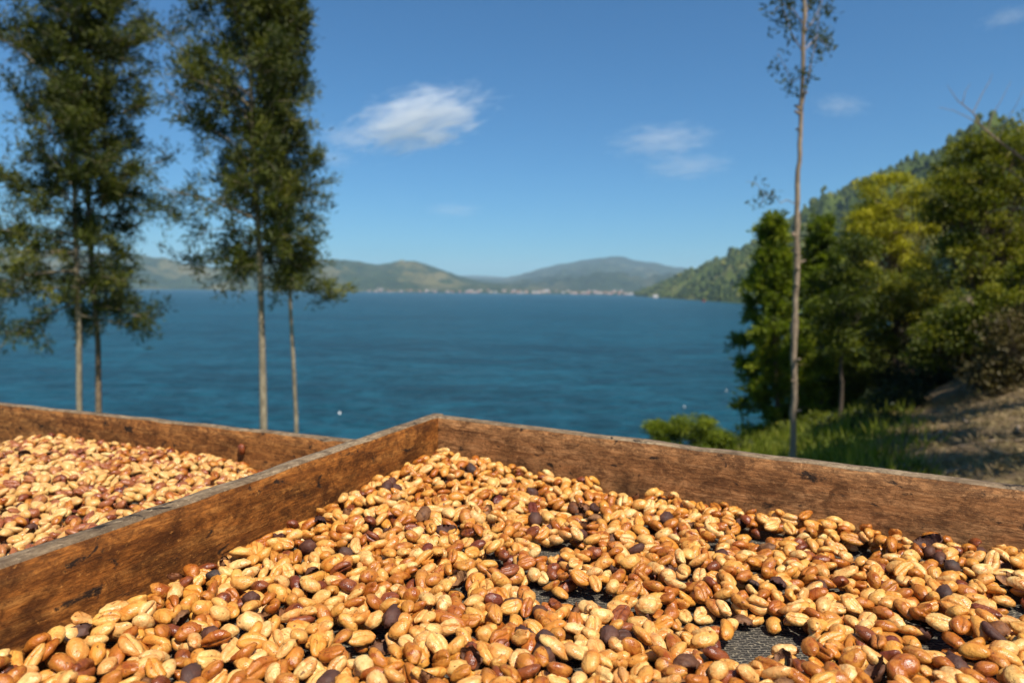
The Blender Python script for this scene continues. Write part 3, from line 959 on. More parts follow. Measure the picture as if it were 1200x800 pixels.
# =================================================================== DRYING TRAYS
TOP = CZ - 0.125                # top edge of the right tray's boards
FLOOR = CZ - 0.184              # its net
TH = 0.0125
C0 = on_z(513, 487, TOP)
A0 = on_z(0, 663.5, TOP)        # on the divider's inner top edge
B0 = on_z(1200, 571, TOP)       # on the end board's inner top edge
ua = (A0 - C0).normalized(); ub = (B0 - C0).normalized()
na = Vector((-ua.y, ua.x, 0));  na = na if na.dot(ub) > 0 else -na      # into the tray from the divider
nb = Vector((-ub.y, ub.x, 0));  nb = nb if nb.dot(ua) > 0 else -nb      # into the tray from the end board

def wood_mat(name, c_dark, c_mid, c_light, seed, stain=0.75, red=0.0):
    m = Mat(name)
    v = m.coords('Object', (1, 1, 1))
    mp = m.n('ShaderNodeMapping'); mp.inputs['Location'].default_value = (seed * 1.7, seed, seed * 0.6)
    m.l(v, mp.inputs['Vector'])
    def sc(x, y, z):
        q = m.n('ShaderNodeMapping'); q.inputs['Scale'].default_value = (x, y, z)
        m.l(mp.outputs[0], q.inputs['Vector'])
        return q.outputs[0]
    grain = m.noise(sc(10, 40, 110), 1.0, 7, 0.7, 1.2)
    fib = m.noise(sc(110, 400, 620), 1.0, 5, 0.75, 0.4)
    blot = m.noise(sc(22, 22, 34), 1.0, 7, 0.7, 0.8)
    grime = m.noise(sc(95, 95, 130), 1.0, 8, 0.8, 0.6)
    spot = m.noise(sc(50, 50, 85), 1.0, 5, 0.65, 0.5)
    scr = m.noise(sc(210, 210, 300), 1.0, 5, 0.8)
    c = m.ramp(grain, [(0.30, c_dark), (0.48, c_mid), (0.70, c_light)])
    c = m.mix(m.ramp(fib, [(0.38, 0.7), (0.58, 0.0)]), c, c_dark)
    c = m.mix(m.ramp(grime, [(0.44, 0.0), (0.60, 0.8)]), c, tuple(x * 0.75 for x in c_dark))
    c = m.mix(m.ramp(blot, [(0.47, 0.0), (0.62, stain)]), c, tuple(x * 0.4 for x in c_dark))
    c = m.mix(m.ramp(spot, [(0.60, 0.0), (0.66, 0.92)]), c, (0.012, 0.009, 0.007))
    c = m.mix(m.ramp(scr, [(0.58, 0.0), (0.70, 0.6)]), c, tuple(min(1, x * 1.35) for x in c_light))
    m.base(c).set(Roughness=0.72)
    m.b.inputs['Specular IOR Level'].default_value = 0.2
    h = m.math('ADD', grain, m.math('MULTIPLY', fib, 0.6))
    h = m.math('ADD', h, m.math('MULTIPLY', scr, 0.5))
    m.bump(h, 0.55, 0.0016)
    return m.m
wood_div = wood_mat('divider_wood', (0.100, 0.030, 0.006), (0.39, 0.132, 0.022), (0.56, 0.24, 0.055), 1.0, 0.75)
wood_end = wood_mat('end_board_wood', (0.115, 0.046, 0.016), (0.43, 0.190, 0.064), (0.58, 0.30, 0.12), 2.3, 0.65)
wood_left = wood_mat('left_board_wood', (0.115, 0.040, 0.012), (0.42, 0.16, 0.038), (0.58, 0.27, 0.08), 3.9, 0.6)
wood_grey = wood_mat('weathered_edge_wood', (0.12, 0.075, 0.042), (0.29, 0.20, 0.115), (0.42, 0.31, 0.185), 5.2, 0.35)

def board(name, p0, direction, inward, length, z0, z1, mat, parent, seed, th=TH, segs=90):
    """a sawn plank: inner top edge starts at p0 and runs along direction; worn wavy edges, small bevels"""
    rng = random.Random(seed)
    b = MB()
    ch = 0.0011
    prof = [(0, z0, 0), (0, z1 - ch * 1.3, 0), (-ch, z1 - ch * .3, 1), (-th * 0.5, z1, 1), (-th + ch, z1 - ch * .3, 1), (-th, z1 - ch * 1.3, 0), (-th, z0, 0)]
    z_mid = 5
    prof = [(0, z0, 0)] + [(0, z0 + (z1 - ch * 1.3 - z0) * k / z_mid, 0) for k in range(1, z_mid)] + prof[1:]
    n = len(prof)
    vs, fs, ms = [], [], []
    for i in range(segs + 1):
        x = length * i / segs
        w1 = 0.0011 * mnoise.noise(Vector((x * 22, seed, 0))) + 0.0005 * mnoise.noise(Vector((x * 120, seed, 2)))
        w2 = 0.0009 * mnoise.noise(Vector((x * 20, seed, 5)))
        chip = -0.0018 * max(0, mnoise.noise(Vector((x * 60, seed, 9))) - 0.32) * 4
        for k, (y, z, tp) in enumerate(prof):
            topw = 1.0 if z > z0 + (z1 - z0) * 0.9 else 0.0
            yy = y + w2 * (1 if y > -th * 0.5 else 0.7) + 0.0006 * mnoise.noise(Vector((x * 90, k * 1.3, seed)))
            zz = z + (w1 + (chip if abs(y) < ch * 1.5 else 0)) * topw
            vs.append((x, yy, zz))
    for i in range(segs):
        for k in range(n):
            k2 = (k + 1) % n
            fs.append((i * n + k, i * n + k2, (i + 1) * n + k2, (i + 1) * n + k))
            tp = prof[k][1] > z1 - ch * 1.4 and prof[k2][1] > z1 - ch * 1.4
            ms.append(1 if tp else 0)
    b.add(vs, fs, 0.5, ms)
    for e in (0, segs):
        idx = [e * n + k for k in range(n)]
        c = np.array([vs[q] for q in idx])
        cen = c.mean(0)
        loc = np.vstack([c, cen])
        tri = [(k, (k + 1) % n, n) if e else ((k + 1) % n, k, n) for k in range(n)]
        b.add(loc, tri, 0.5, 0)
    o = b.build(name, [mat, wood_grey], parent)
    X = direction.normalized(); Y = inward.normalized(); Z = Vector((0, 0, 1))
    if X.cross(Y).z < 0:        # keep the frame right-handed by running the plank from its other end
        p0 = p0 + X * length
        X = -X
    M = Matrix((X, Y, Z)).transposed().to_4x4()
    M.translation = Vector((p0.x, p0.y, 0))
    o.matrix_world = M
    if parent is not None:
        o.matrix_parent_inverse = Matrix.Translation(-parent.location)
    return o

# net of the tray floor
m = Mat('drying_net')
v = m.coords('Object', (1, 1, 1))
br = m.n('ShaderNodeTexBrick', i_Scale=1.0, offset=0.5)
br.inputs['Brick Width'].default_value = 0.0044
br.inputs['Row Height'].default_value = 0.0021
br.inputs['Mortar Size'].default_value = 0.0006
br.inputs['Mortar Smooth'].default_value = 0.5
wob = m.n('ShaderNodeVectorMath', operation='ADD')
wn_ = m.n('ShaderNodeTexNoise', i_Scale=170.0, i_Detail=4.0)
m.l(v, wn_.inputs['Vector'])
ws_ = m.n('ShaderNodeVectorMath', operation='SCALE'); ws_.inputs['Scale'].default_value = 0.0042
m.l(wn_.outputs['Color'], ws_.inputs[0]); m.l(v, wob.inputs[0]); m.l(ws_.outputs[0], wob.inputs[1]); m.l(wob.outputs[0], br.inputs['Vector'])
dirt = m.noise(v, 320, 5, 0.7)
dirt2 = m.noise(v, 60, 4, 0.6)
strand = m.ramp(dirt, [(0.33, (0.03, 0.026, 0.02)), (0.52, (0.13, 0.11, 0.08)), (0.68, (0.32, 0.26, 0.17))])
hole = m.ramp(dirt2, [(0.4, (0.006, 0.005, 0.004)), (0.7, (0.03, 0.024, 0.016))])
dust = m.noise(v, 150, 6, 0.75, 0.5)
m.base(m.mix(m.ramp(dust, [(0.52, 0.0), (0.68, 0.6)]), m.mix(br.outputs['Fac'], hole, strand), (0.13, 0.105, 0.075))).set(Roughness=0.8)
m.bump(m.math('ADD', br.outputs['Fac'], m.math('MULTIPLY', dirt, 0.5)), 0.9, 0.0012)
net_m = m.m

def flat_poly(name, pts, z, mat, parent):
    b = MB()
    b.add([(p.x, p.y, z) for p in pts] , [tuple(range(4))])
    o = b.build(name, mat, parent, False)
    o.matrix_parent_inverse = Matrix.Translation(-parent.location)
    return o

LEN_A, LEN_B = 1.15, 1.05
tray_r = empty('drying_tray', (C0.x, C0.y, 0), 'raised wooden drying tray with weathered corner, holding the glossy beans', 'tray', 'bean drying trays')
board('board', C0 - ua * TH * 1.0, ua, na, LEN_A, FLOOR - 0.012, TOP, wood_div, tray_r, 3)
board('board', C0 + ub * 0.0004, ub, nb, LEN_B, FLOOR - 0.012, TOP - 0.0008, wood_end, tray_r, 4)
far_a = C0 + ua * LEN_A; far_b = C0 + ub * LEN_B
board('board', far_a + ub * 0.0004, ub, -nb, LEN_B, FLOOR - 0.012, TOP - 0.001, wood_end, tray_r, 5)
board('board', far_b - ua * TH, ua, -na, LEN_A + TH * 2, FLOOR - 0.012, TOP + 0.0006, wood_div, tray_r, 6)
flat_poly('net', [C0 - nb * 0.002 - na * 0.002, far_a - na * 0.002, far_a + ub * LEN_B, far_b], FLOOR, net_m, tray_r)
def leg(parent, x, y, z1):
    b = MB()
    g = ground_z(x, y) - 0.05
    s = 0.022
    vs = [(sx * s, sy * s, z) for z in (g, z1) for sx, sy in ((-1, -1), (1, -1), (1, 1), (-1, 1))]
    b.add(vs, [(0, 1, 5, 4), (1, 2, 6, 5), (2, 3, 7, 6), (3, 0, 4, 7), (4, 5, 6, 7)])
    o = b.build('leg', wood_left, parent, False)
    o.location = (x - parent.location.x, y - parent.location.y, 0)
for q in (C0 + (ua + ub) * 0.04, far_a + (ub - ua) * 0.04, far_b + (ua - ub) * 0.04, far_a + ub * (LEN_B - 0.04) - ua * 0.04):
    leg(tray_r, q.x, q.y, FLOOR - 0.0125)

# left tray, a little lower and slightly askew
TOP2 = CZ - 0.163
FLOOR2 = CZ - 0.222
L0 = on_z(0, 473.5, TOP2); L1 = on_z(400, 515.5, TOP2)
ul = (L1 - L0).normalized()
nl_ = Vector((ul.y, -ul.x, 0)); nl_ = nl_ if nl_.y < 0 else -nl_
# its board runs up to the divider's outer face
da = C0 - na * (TH + 0.0012)
den = ul.x * ua.y - ul.y * ua.x
tt = ((da.x - L0.x) * ua.y - (da.y - L0.y) * ua.x) / den
E0 = L0 + ul * (tt - 0.006)
LEN_L = 1.25
S0 = E0 - ul * LEN_L
tray_l = empty('drying_tray', (E0.x, E0.y, 0), 'lower wooden drying tray of paler, drier beans behind the divider board', 'tray', 'bean drying trays')
board('board', S0, ul, nl_, LEN_L, FLOOR2 - 0.012, TOP2, wood_left, tray_l, 7)
board('board', S0 + nl_ * 0.0004, nl_, ul, 1.0, FLOOR2 - 0.012, TOP2, wood_left, tray_l, 8)
board('board', S0 + nl_ * 1.0, ul, -nl_, LEN_L * 0.75, FLOOR2 - 0.012, TOP2, wood_left, tray_l, 9)
flat_poly('net', [S0, E0 - ul * 0.008, da + ua * 0.95 - na * 0.002, S0 + nl_ * 1.0], FLOOR2, net_m, tray_l)
for q in (E0 - ul * 0.06 + nl_ * 0.04, S0 + ul * 0.04 + nl_ * 0.04, S0 + ul * 0.04 + nl_ * 0.94):
    leg(tray_l, q.x, q.y, FLOOR2 - 0.0125)

# =================================================================== BEANS
def bean_mesh(seed, L, W, T, nL=11, nS=14, groove=0.16, curve=0.0, lump=0.03, kind='bean', belly=0.0):
    rng = random.Random(seed)
    th = []
    if nS >= 12:
        top_n = nS - 7
        th = [math.pi * i / top_n for i in range(top_n)]
        th += [math.pi, math.pi * 1.17, math.pi * 1.36, math.pi * 1.455, math.pi * 1.5, math.pi * 1.545, math.pi * 1.64, math.pi * 1.83]
    else:
        th = [2 * math.pi * i / nS for i in range(nS)]
    n = len(th)
    vs = [(-L / 2, 0, 0.0)]
    sd = Vector((seed * 3.17, seed * 1.3, seed))
    for i in range(1, nL):
        u = -math.cos(math.pi * i / nL)
        s = max(0.05, 1 - abs(u) ** 2.15) ** 0.55
        for t in th:
            y = W / 2 * math.cos(t) * s
            if math.sin(t) >= 0:
                z = T * 0.58 * math.sin(t) * s
            else:
                if kind == 'husk':
                    z = T * 0.58 * (abs(math.sin(t)) ** 0.8) * s * 0.82 - 0.0002
                elif kind == 'round':
                    z = T * 0.5 * math.sin(t) * s
                else:
                    flat = -abs(math.sin(t)) ** 0.55
                    z = T * 0.40 * flat * s
                    g = groove * T * math.exp(-(math.cos(t) / 0.11) ** 2) * (1 - abs(u) ** 6)
                    z += g * 1.6
            z += belly * T * (1 - u * u) - curve * L * u * u
            y += 0.0004 * math.sin(u * 3 + seed)
            p = Vector((u * L / 2, y, z))
            k = lump * (mnoise.noise(p * 420 + sd) + 0.5 * mnoise.noise(p * 900 + sd))
            if kind in ('husk', 'cherry'):
                k = lump * (mnoise.noise(p * 380 + sd) + 1.0 * abs(mnoise.noise(Vector((p.x * 300, p.y * 900, p.z * 900)) + sd)))
            p = p * (1 + k)
            vs.append(tuple(p))
    vs.append((L / 2, 0, 0.0))
    fs3, fs4 = [], []
    last = len(vs) - 1
    for k in range(n):
        k2 = (k + 1) % n
        fs3.append((0, 1 + k2, 1 + k))
        fs3.append((last, 1 + (nL - 2) * n + k, 1 + (nL - 2) * n + k2))
        for i in range(nL - 2):
            a = 1 + i * n
            fs4.append((a + k, a + k2, a + n + k2, a + n + k))
    vs = np.array(vs)
    vs[0, 2] = vs[1:1 + n, 2].mean(); vs[-1, 2] = vs[-1 - n:-1, 2].mean()
    # face winding outward
    return vs, np.array(fs4), np.array(fs3)

MM = 0.001
# (kind, length, width, thickness, groove, curve, lump, weight)
shapes = [('bean', 12.8, 8.8, 6.0, 0.20, 0.00, 0.10, 16), ('bean', 14.0, 8.6, 5.6, 0.19, 0.02, 0.12, 13), ('bean', 12.0, 9.1, 6.2, 0.22, 0.00, 0.10, 14),
          ('bean', 14.8, 7.9, 5.4, 0.17, 0.06, 0.13, 8), ('bean', 12.6, 8.3, 5.2, 0.18, 0.04, 0.17, 12), ('bean', 11.2, 8.5, 6.0, 0.24, 0.0, 0.11, 10),
          ('round', 10.2, 8.2, 7.6, 0, 0.0, 0.08, 4), ('round', 12.6, 7.2, 6.6, 0, 0.04, 0.12, 6), ('cherry', 11.6, 9.6, 9.2, 0, 0.0, 0.22, 1.2), ("cherry", 12.8, 9.8, 8.6, 0, 0.0, 0.30, 1.0),
          ('husk', 13.5, 9.6, 8.0, 0, 0.03, 0.22, 2.0), ('husk', 12.0, 8.5, 7.0, 0, 0.0, 0.28, 1.6)]
BEANS_HI, BEANS_LO, BEANS_XS = [], [], []
for i, (kd, L, W, T, g, cv, lp, wt) in enumerate(shapes):
    kk = 'round' if kd == 'cherry' else kd
    hi = bean_mesh(i + 1, L * MM, W * MM, T * MM, 12, 15, g, cv, lp, 'husk' if kd == 'husk' else kk)
    lo = bean_mesh(i + 1, L * MM, W * MM, T * MM, 8, 12 if kd == 'bean' else 8, g, cv, lp, 'husk' if kd == 'husk' else kk)
    xs_ = bean_mesh(i + 1, L * MM, W * MM, T * MM, 6, 12 if kd == 'bean' else 8, g, cv, lp, 'husk' if kd == 'husk' else kk)
    BEANS_HI.append(hi); BEANS_LO.append(lo); BEANS_XS.append(xs_)

CLASS = ['pale_tan', 'amber', 'red_brown', 'near_black', 'husk']
def bean_material(cls, from_object):
    m = Mat('bean_' + cls + ('_single' if from_object else ''))
    if from_object:
        rnd = m.n('ShaderNodeObjectInfo').outputs['Random']
        off = m.math('MULTIPLY', rnd, 7.3)
        cmb = m.n('ShaderNodeCombineXYZ')
        for q in range(3):
            m.l(off, cmb.inputs[q])
        v = m.coords('Object', (1, 1, 1), cmb.outputs[0])
    else:
        rnd = m.attr('tint')
        v = m.coords('Object')
    blot = m.noise(v, 150, 4, 0.6, 1.2)
    fine = m.noise(v, 700, 4, 0.65)
    spot = m.noise(v, 420, 2, 0.5)
    if cls == 'pale_tan':
        c = m.ramp(rnd, [(0.0, (0.74, 0.42, 0.11)), (0.3, (0.67, 0.31, 0.048)), (0.6, (0.80, 0.54, 0.21)), (0.8, (0.76, 0.46, 0.14)), (1.0, (0.62, 0.26, 0.034))])
        st, k0, k1, amt = (0.46, 0.13, 0.014), 0.48, 0.70, 0.88
    elif cls == 'amber':
        c = m.ramp(rnd, [(0.0, (0.56, 0.23, 0.03)), (0.5, (0.46, 0.15, 0.018)), (1.0, (0.60, 0.28, 0.05))])
        st, k0, k1, amt = (0.26, 0.052, 0.008), 0.46, 0.66, 0.9
    elif cls == 'red_brown':
        c = m.ramp(rnd, [(0.0, (0.24, 0.055, 0.012)), (0.5, (0.30, 0.080, 0.016)), (1.0, (0.16, 0.032, 0.012))])
        st, k0, k1, amt = (0.07, 0.014, 0.008), 0.48, 0.68, 0.8
    elif cls == 'near_black':
        c = m.ramp(rnd, [(0.0, (0.030, 0.015, 0.012)), (0.5, (0.065, 0.026, 0.020)), (1.0, (0.040, 0.034, 0.030))])
        st, k0, k1, amt = (0.14, 0.055, 0.03), 0.60, 0.78, 0.6
    elif cls == 'dry_cream':
        c = m.ramp(rnd, [(0.0, (0.72, 0.45, 0.145)), (0.5, (0.66, 0.36, 0.09)), (1.0, (0.76, 0.51, 0.19))])
        st, k0, k1, amt = (0.46, 0.17, 0.05), 0.52, 0.74, 0.8
    elif cls == 'dry_pink':
        c = m.ramp(rnd, [(0.0, (0.42, 0.155, 0.040)), (0.5, (0.30, 0.088, 0.024)), (1.0, (0.52, 0.22, 0.060))])
        st, k0, k1, amt = (0.22, 0.055, 0.025), 0.50, 0.70, 0.8
    else:
        c = m.ramp(rnd, [(0.0, (0.20, 0.07, 0.025)), (0.5, (0.34, 0.16, 0.06)), (1.0, (0.10, 0.04, 0.025))])
        st, k0, k1, amt = (0.06, 0.022, 0.012), 0.45, 0.65, 0.8
    broad = m.noise(v, 85, 2, 0.5, 0.3)
    c = m.mix(m.ramp(broad, [(0.42, 0.0), (0.70, 0.55)]), c, tuple(x * 1.25 for x in st))
    c = m.mix(m.ramp(blot, [(k0, 0.0), (k1, amt)]), c, st)
    c = m.mix(m.ramp(fine, [(0.36, 0.35), (0.56, 0.0)]), c, tuple(x * 0.9 for x in st))
    if cls in ('pale_tan', 'amber'):
        c = m.mix(m.ramp(spot, [(0.66, 0.0), (0.72, 0.8)]), c, (0.09, 0.03, 0.010))
    m.base(c)
    dull = cls in ('near_black', 'husk')
    rg = m.ramp(blot, [(0.35, 0.62 if dull else 0.44), (0.65, 0.5 if dull else 0.20)])
    m.l(rg, m.b.inputs['Roughness'])
    m.b.inputs['Specular IOR Level'].default_value = 0.22 if dull else 0.5
    wr = m.noise(m.coords('Object', (120, 420, 420)) if from_object else m.coords('Object', (300, 300, 300)), 1.0, 3, 0.6, 0.6)
    m.bump(m.math('ADD', m.math('MULTIPLY', fine, 0.6), m.math('ADD', m.math('MULTIPLY', blot, 1.4), wr)), 0.55, 0.0009)
    return m.m
BM_S = [bean_material(c, False) for c in CLASS]
BM_L = [bean_material('dry_cream', False), bean_material('dry_pink', False)]
BM_L = [BM_L[0], BM_S[1], BM_L[1], BM_S[2], BM_S[4]]
BM_O = [bean_material(c, True) for c in CLASS]

def deposit(inside, target, bbox, attempts, seed, weights, res=0.0008):
    """drop beans one by one onto a height map of the pile; each tips to the slope under it. Returns the beans and the map"""
    rs = np.random.RandomState(seed)
    x0, x1, y0, y1 = bbox
    W_, H_ = int((x1 - x0) / res) + 40, int((y1 - y0) / res) + 40
    hm = np.zeros((H_, W_))
    sw = np.array([s[7] for s in shapes]); sw = sw / sw.sum()
    out = []
    xs = rs.uniform(x0, x1, attempts); ys = rs.uniform(y0, y1, attempts)
    yaws = rs.uniform(0, 2 * math.pi, attempts); vi = rs.choice(len(shapes), attempts, p=sw)
    ori = rs.rand(attempts); sc = rs.normal(1.0, 0.08, attempts).clip(0.8, 1.2)
    for k in range(attempts):
        x, y = xs[k], ys[k]
        if not inside(x, y):
            continue
        tg = target(x, y)
        ci, cj = int((x - x0) / res) + 20, int((y - y0) / res) + 20
        if hm[cj, ci] + 0.0015 > tg:
            continue
        kd, L, Wd, T = shapes[vi[k]][:4]
        s = sc[k] * MM
        side = kd == 'bean' and ori[k] > 0.88
        a_, b_, c_ = L * s / 2, (T if side else Wd) * s / 2, (Wd if side else T) * s / 2
        r = int(a_ / res) + 1
        gy_, gx_ = np.mgrid[cj - r:cj + r + 1, ci - r:ci + r + 1]
        dx = (gx_ - 20) * res + x0 - x; dy = (gy_ - 20) * res + y0 - y
        cs, sn = math.cos(yaws[k]), math.sin(yaws[k])
        u = (dx * cs + dy * sn) / a_; w = (-dx * sn + dy * cs) / b_
        q = 1 - u * u - w * w
        mk = q > 0.02
        sub = hm[cj - r:cj + r + 1, ci - r:ci + r + 1]
        hs = sub[mk]; qx = dx[mk]; qy = dy[mk]; dome = np.sqrt(q[mk]) * c_
        mx, my, mh = qx.mean(), qy.mean(), hs.mean()
        gxx = ((qx - mx) ** 2).mean(); gyy = ((qy - my) ** 2).mean(); gxy = ((qx - mx) * (qy - my)).mean()
        hx = ((hs - mh) * (qx - mx)).mean(); hy = ((hs - mh) * (qy - my)).mean()
        det = gxx * gyy - gxy * gxy
        if det < 1e-18:
            continue
        px_, py_ = (hx * gyy - hy * gxy) / det, (hy * gxx - hx * gxy) / det
        g = math.hypot(px_, py_)
        if g > 0.75:
            px_ *= 0.75 / g; py_ *= 0.75 / g
        pl = px_ * qx + py_ * qy
        z0_ = np.percentile(hs - pl + dome, 88)
        if z0_ + 0.25 * c_ > tg + 0.0018:
            continue
        sub[mk] = np.maximum(hs, z0_ + pl + dome)
        out.append((x, y, z0_, yaws[k], px_, py_, vi[k], sc[k], side, ori[k], c_, cj, ci))
    return out, hm

def bean_rot(bn, rng):
    x, y, z, yaw, gx_, gy_, vi_, s, side, ori_, c_, cj, ci = bn
    nrm = Vector((-gx_, -gy_, 1)).normalized()
    q = Vector((0, 0, 1)).rotation_difference(nrm) @ Quaternion((0, 0, 1), yaw)
    kd = shapes[vi_][0]
    if side:
        q = q @ Quaternion((1, 0, 0), math.pi / 2 * (1 if rng.random() < .5 else -1) + rng.gauss(0, .2))
    elif kd == 'husk':
        q = q @ Quaternion((1, 0, 0), (math.pi if ori_ < 0.6 else 0) + rng.gauss(0, .35))
    elif ori_ < 0.40:
        q = q @ Quaternion((1, 0, 0), math.pi + rng.gauss(0, .22))
    else:
        q = q @ Quaternion((1, 0, 0), rng.gauss(0, .22))
    return q

def pick_class(vi_, rng, w):
    kd = shapes[vi_][0]
    if kd == 'cherry':
        return rng.choices([2, 3], [0.5, 0.5])[0]
    if kd == 'husk':
        return rng.choices([4, 3], [0.75, 0.25])[0]
    return rng.choices([0, 1, 2, 3], w)[0]

def smooth01(t):
    t = min(1.0, max(0.0, t))
    return t * t * (3 - 2 * t)

# ---- right tray
gaps = [(700, 712, 0.009, 0.004), (655, 706, 0.011, 0.004), (620, 695, 0.007, 0.003), (885, 638, 0.013, 0.005), (893, 752, 0.010, 0.010), (930, 762, 0.007, 0.006), (1190, 722, 0.012, 0.007), (577, 672, 0.008, 0.005),
        (870, 775, 0.009, 0.008), (655, 652, 0.012, 0.004), (820, 735, 0.008, 0.006), (440, 775, 0.006, 0.006), (745, 590, 0.02, 0.006), (1010, 660, 0.010, 0.005), (1090, 770, 0.008, 0.007)]
gp = [(on_z(px, py, FLOOR + 0.003), rx, ry) for px, py, rx, ry in gaps]
def inside_r(x, y):
    dx, dy = x - C0.x, y - C0.y
    a_ = dx * na.x + dy * na.y
    b_ = dx * nb.x + dy * nb.y
    return a_ > 0.0052 and b_ > 0.0052 and a_ < 0.80 and b_ < 0.48
def target_r(x, y):
    dx, dy = x - C0.x, y - C0.y
    a_ = dx * na.x + dy * na.y
    b_ = dx * nb.x + dy * nb.y
    t = 0.0118 + 0.0045 * mnoise.noise(Vector((x * 22, y * 22, 1.3))) + 0.0035 * mnoise.noise(Vector((x * 55, y * 55, 4.3)))
    t += 0.0072 * (1 - smooth01(a_ / 0.10)) + 0.0050 * (1 - smooth01(b_ / 0.06))
    t += 0.0025 * (1 - smooth01(math.hypot(dx + 0.0, dy + 0.07) / 0.13))
    for p, rx, ry in gp:
        q = ((x - p.x) / (rx + 0.003)) ** 2 + ((y - p.y) / (ry + 0.005)) ** 2
        if q < 2.2:
            t = min(t, 0.0005 + 0.008 * max(0, q - 1.0))
    return t
bb = (C0.x - 0.26, C0.x + 0.98, -0.05, C0.y + 0.01)
beans_r, hm_r = deposit(inside_r, target_r, bb, 100000, 7, None)
rng = random.Random(77)
sel = []
CW_R = (0.62, 0.315, 0.058, 0.007)
recs = []
for bn in beans_r:
    q = bean_rot(bn, rng)
    cl = pick_class(bn[6], rng, CW_R)
    p = Vector((bn[0], bn[1], FLOOR + 0.0008 + bn[2]))
    recs.append((p, q, bn[6], bn[7], cl, rng.random(), bn))
vis = []
for i, r in enumerate(recs):
    pp = to_px(r[0])
    if pp and -4 < pp[0] < 1204 and pp[1] < 806:
        bn = r[6]
        if hm_r[bn[11], bn[12]] < bn[2] + bn[10] + 0.0014:
            vis.append(((r[0] - Vector((0, 0, CZ))).length, i))
vis.sort()
single = set(i for _, i in vis[:300])
hi_mesh = []
for i, (v_, f4, f3) in enumerate(BEANS_HI):
    mb = MB(); mb.add(v_, f4); mb.f[3].append(f3); mb.t[3].append(np.full(len(f3), .5)); mb.m[3].append(np.zeros(len(f3), int))
    hi_mesh.append(mb.mesh('coffee_bean', BM_O[0]))
shape_words = ['plump', 'long', 'broad', 'long curved', 'lumpy', 'stubby', 'round', 'egg shaped', 'wrinkled round', 'shrivelled', 'cupped', 'torn']
oddities = [(recs[i][0], i) for i in sorted(single) if recs[i][4] >= 3 or shapes[recs[i][2]][0] in ('husk', 'cherry')]
def where(p, i):
    """what a bean lies beside: a board, a bare patch of net, or a dark neighbour"""
    if (p - C0).dot(na) < 0.022:
        return 'touching the divider board'
    for g_, rx, ry in gp:
        if ((p.x - g_.x) / (rx + 0.012)) ** 2 + ((p.y - g_.y) / (ry + 0.012)) ** 2 < 1.5:
            return 'beside a bare patch of net'
    if any(j != i and (p - q_).length < 0.016 for q_, j in oddities):
        return 'touching a dark neighbour'
    if (p - C0).dot(na) < 0.08:
        return 'on the bank below the divider'
    return 'lying among lighter beans' if recs[i][4] >= 2 else 'bedded in the open pile'

colour_word = ['pale tan', 'glossy amber', 'reddish brown', 'nearly black', 'brown papery']
def append_bean(mb, data, p, q, s, tint, mat):
    v_, f4, f3 = data
    Rm = np.array(q.to_matrix()) * s
    vv = v_ @ Rm.T + np.array(p)
    n0 = mb.n
    mb.add(vv, f4, tint, mat)
    mb.f[3].append(f3 + n0); mb.t[3].append(np.full(len(f3), tint)); mb.m[3].append(np.full(len(f3), mat))
pile = MB()
for i, (p, q, vi_, s, cl, tint, bn) in enumerate(recs):
    if i in single:
        kd = shapes[vi_][0]
        o = bpy.data.objects.new('coffee_husk' if kd == 'husk' else 'coffee_bean', hi_mesh[vi_])
        COL.objects.link(o)
        o.location = p
        o.rotation_mode = 'QUATERNION'
        o.rotation_quaternion = q
        o.scale = (s, s, s)
        o.material_slots[0].link = 'OBJECT'
        o.material_slots[0].material = BM_O[cl]
        what = {'bean': 'coffee bean', 'round': 'coffee bean', 'cherry': 'dried coffee cherry', 'husk': 'coffee husk'}[kd]
        sz = 'large ' if s > 1.07 else 'small ' if s < 0.93 else ''
        pose = '' if kd != 'bean' else ' on its edge' if bn[8] else ' crease up' if bn[9] < 0.40 else ' domed side up'
        tag(o, f'{sz}{shape_words[vi_]} {colour_word[cl]} {what}{pose}, {where(p, i)}', 'husk' if kd == 'husk' else 'bean', 'beans lying across from the tray corner')
    else:
        if hm_r[bn[11], bn[12]] > bn[2] + bn[10] + 0.0068:      # wholly buried
            continue
        pp = to_px(p)
        shown = pp and -40 < pp[0] < 1240 and pp[1] < 830
        append_bean(pile, (BEANS_HI if p.y < 0.38 else BEANS_LO if p.y < 0.6 else BEANS_XS)[vi_] if shown else BEANS_XS[vi_], p, q, s, tint, cl)
tag(pile.build('coffee_beans', BM_S), 'honey coloured drying coffee beans heaped toward the tray corner', None, None, 'stuff')

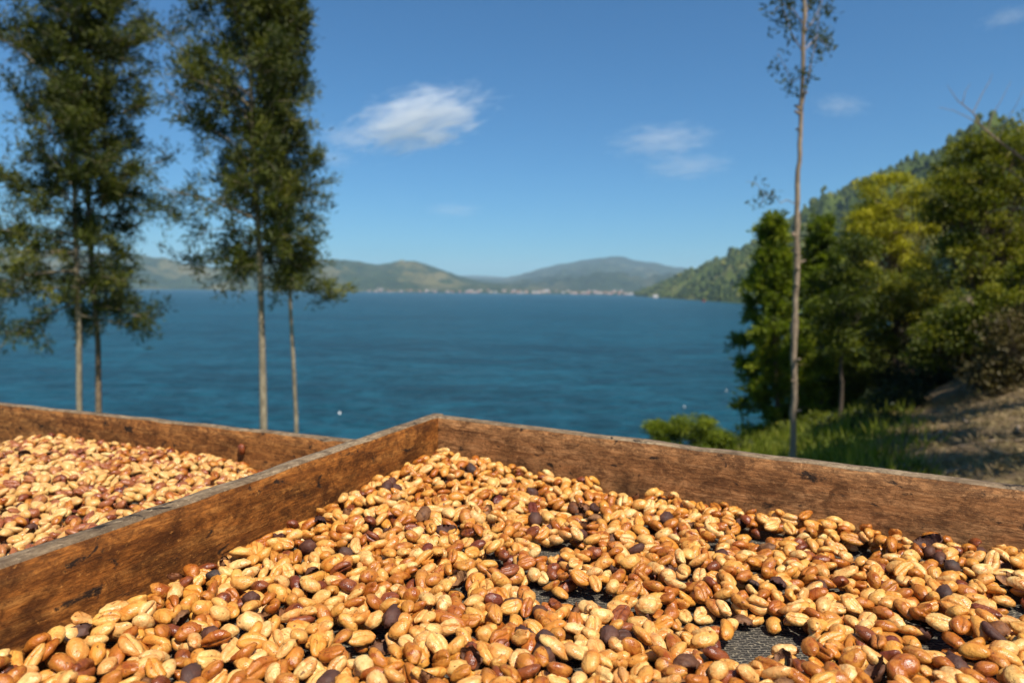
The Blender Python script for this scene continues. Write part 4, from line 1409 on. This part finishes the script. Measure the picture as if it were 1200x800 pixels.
# ---- left tray
lo_n = Vector((-na.x, -na.y, 0))
da2 = C0 - na * TH
def inside_l(x, y):
    a_ = (x - da2.x) * lo_n.x + (y - da2.y) * lo_n.y
    b_ = (x - E0.x) * nl_.x + (y - E0.y) * nl_.y
    return a_ > 0.0055 and b_ > 0.0055 and a_ < 0.56 and b_ < 0.42
def target_l(x, y):
    b_ = (x - E0.x) * nl_.x + (y - E0.y) * nl_.y
    px = to_px((x, y, FLOOR2 + 0.02))
    far = smooth01(((px[0] if px else 0) - 190) / 140)      # the heap thins toward the divider
    return 0.0280 - 0.0080 * far + 0.006 * mnoise.noise(Vector((x * 16, y * 16, 2.1))) - 0.003 * (1 - smooth01(b_ / 0.05))
bbl = (E0.x - 0.66, E0.x + 0.01, 0.16, E0.y + 0.30)
beans_l, hm_l = deposit(inside_l, target_l, bbl, 42000, 8, None, 0.001)
pile = MB()
rng = random.Random(78)
for bn in beans_l:
    if hm_l[bn[11], bn[12]] > bn[2] + bn[10] + 0.0062:       # wholly buried
        continue
    pp = to_px((bn[0], bn[1], FLOOR2 + 0.02))
    if pp is None or pp[0] < -220:
        continue
    q = bean_rot(bn, rng)
    cl = pick_class(bn[6], rng, (0.58, 0.16, 0.235, 0.025))
    append_bean(pile, BEANS_XS[bn[6]], Vector((bn[0], bn[1], FLOOR2 + 0.0008 + bn[2])), q, bn[7], rng.random(), cl)
tag(pile.build('coffee_beans', BM_L), 'dry pinkish tan coffee beans filling the lower tray', None, None, 'stuff')

# the bean stuck to the left tray's end board
f_ = on_z(285, 525, TOP2)
den = nl_.x * ray(285, 525).x + nl_.y * ray(285, 525).y
r_ = ray(285, 525)
k_ = ((L0.x) * nl_.x + (L0.y) * nl_.y) / den
p = Vector((0, 0, CZ)) + r_ * k_ + nl_ * 0.0026
o = bpy.data.objects.new('coffee_bean', hi_mesh[2]); COL.objects.link(o)
o.location = p
o.rotation_euler = (rad(80), rad(65), math.atan2(ul.y, ul.x))
o.material_slots[0].link = 'OBJECT'; o.material_slots[0].material = BM_O[2]
tag(o, 'single reddish brown bean stuck high on the lower tray board', 'bean')
print('beans', len(beans_r), len(beans_l), 'singles', len(single), 'C0', C0, 'angle', math.degrees(ua.angle(ub)))
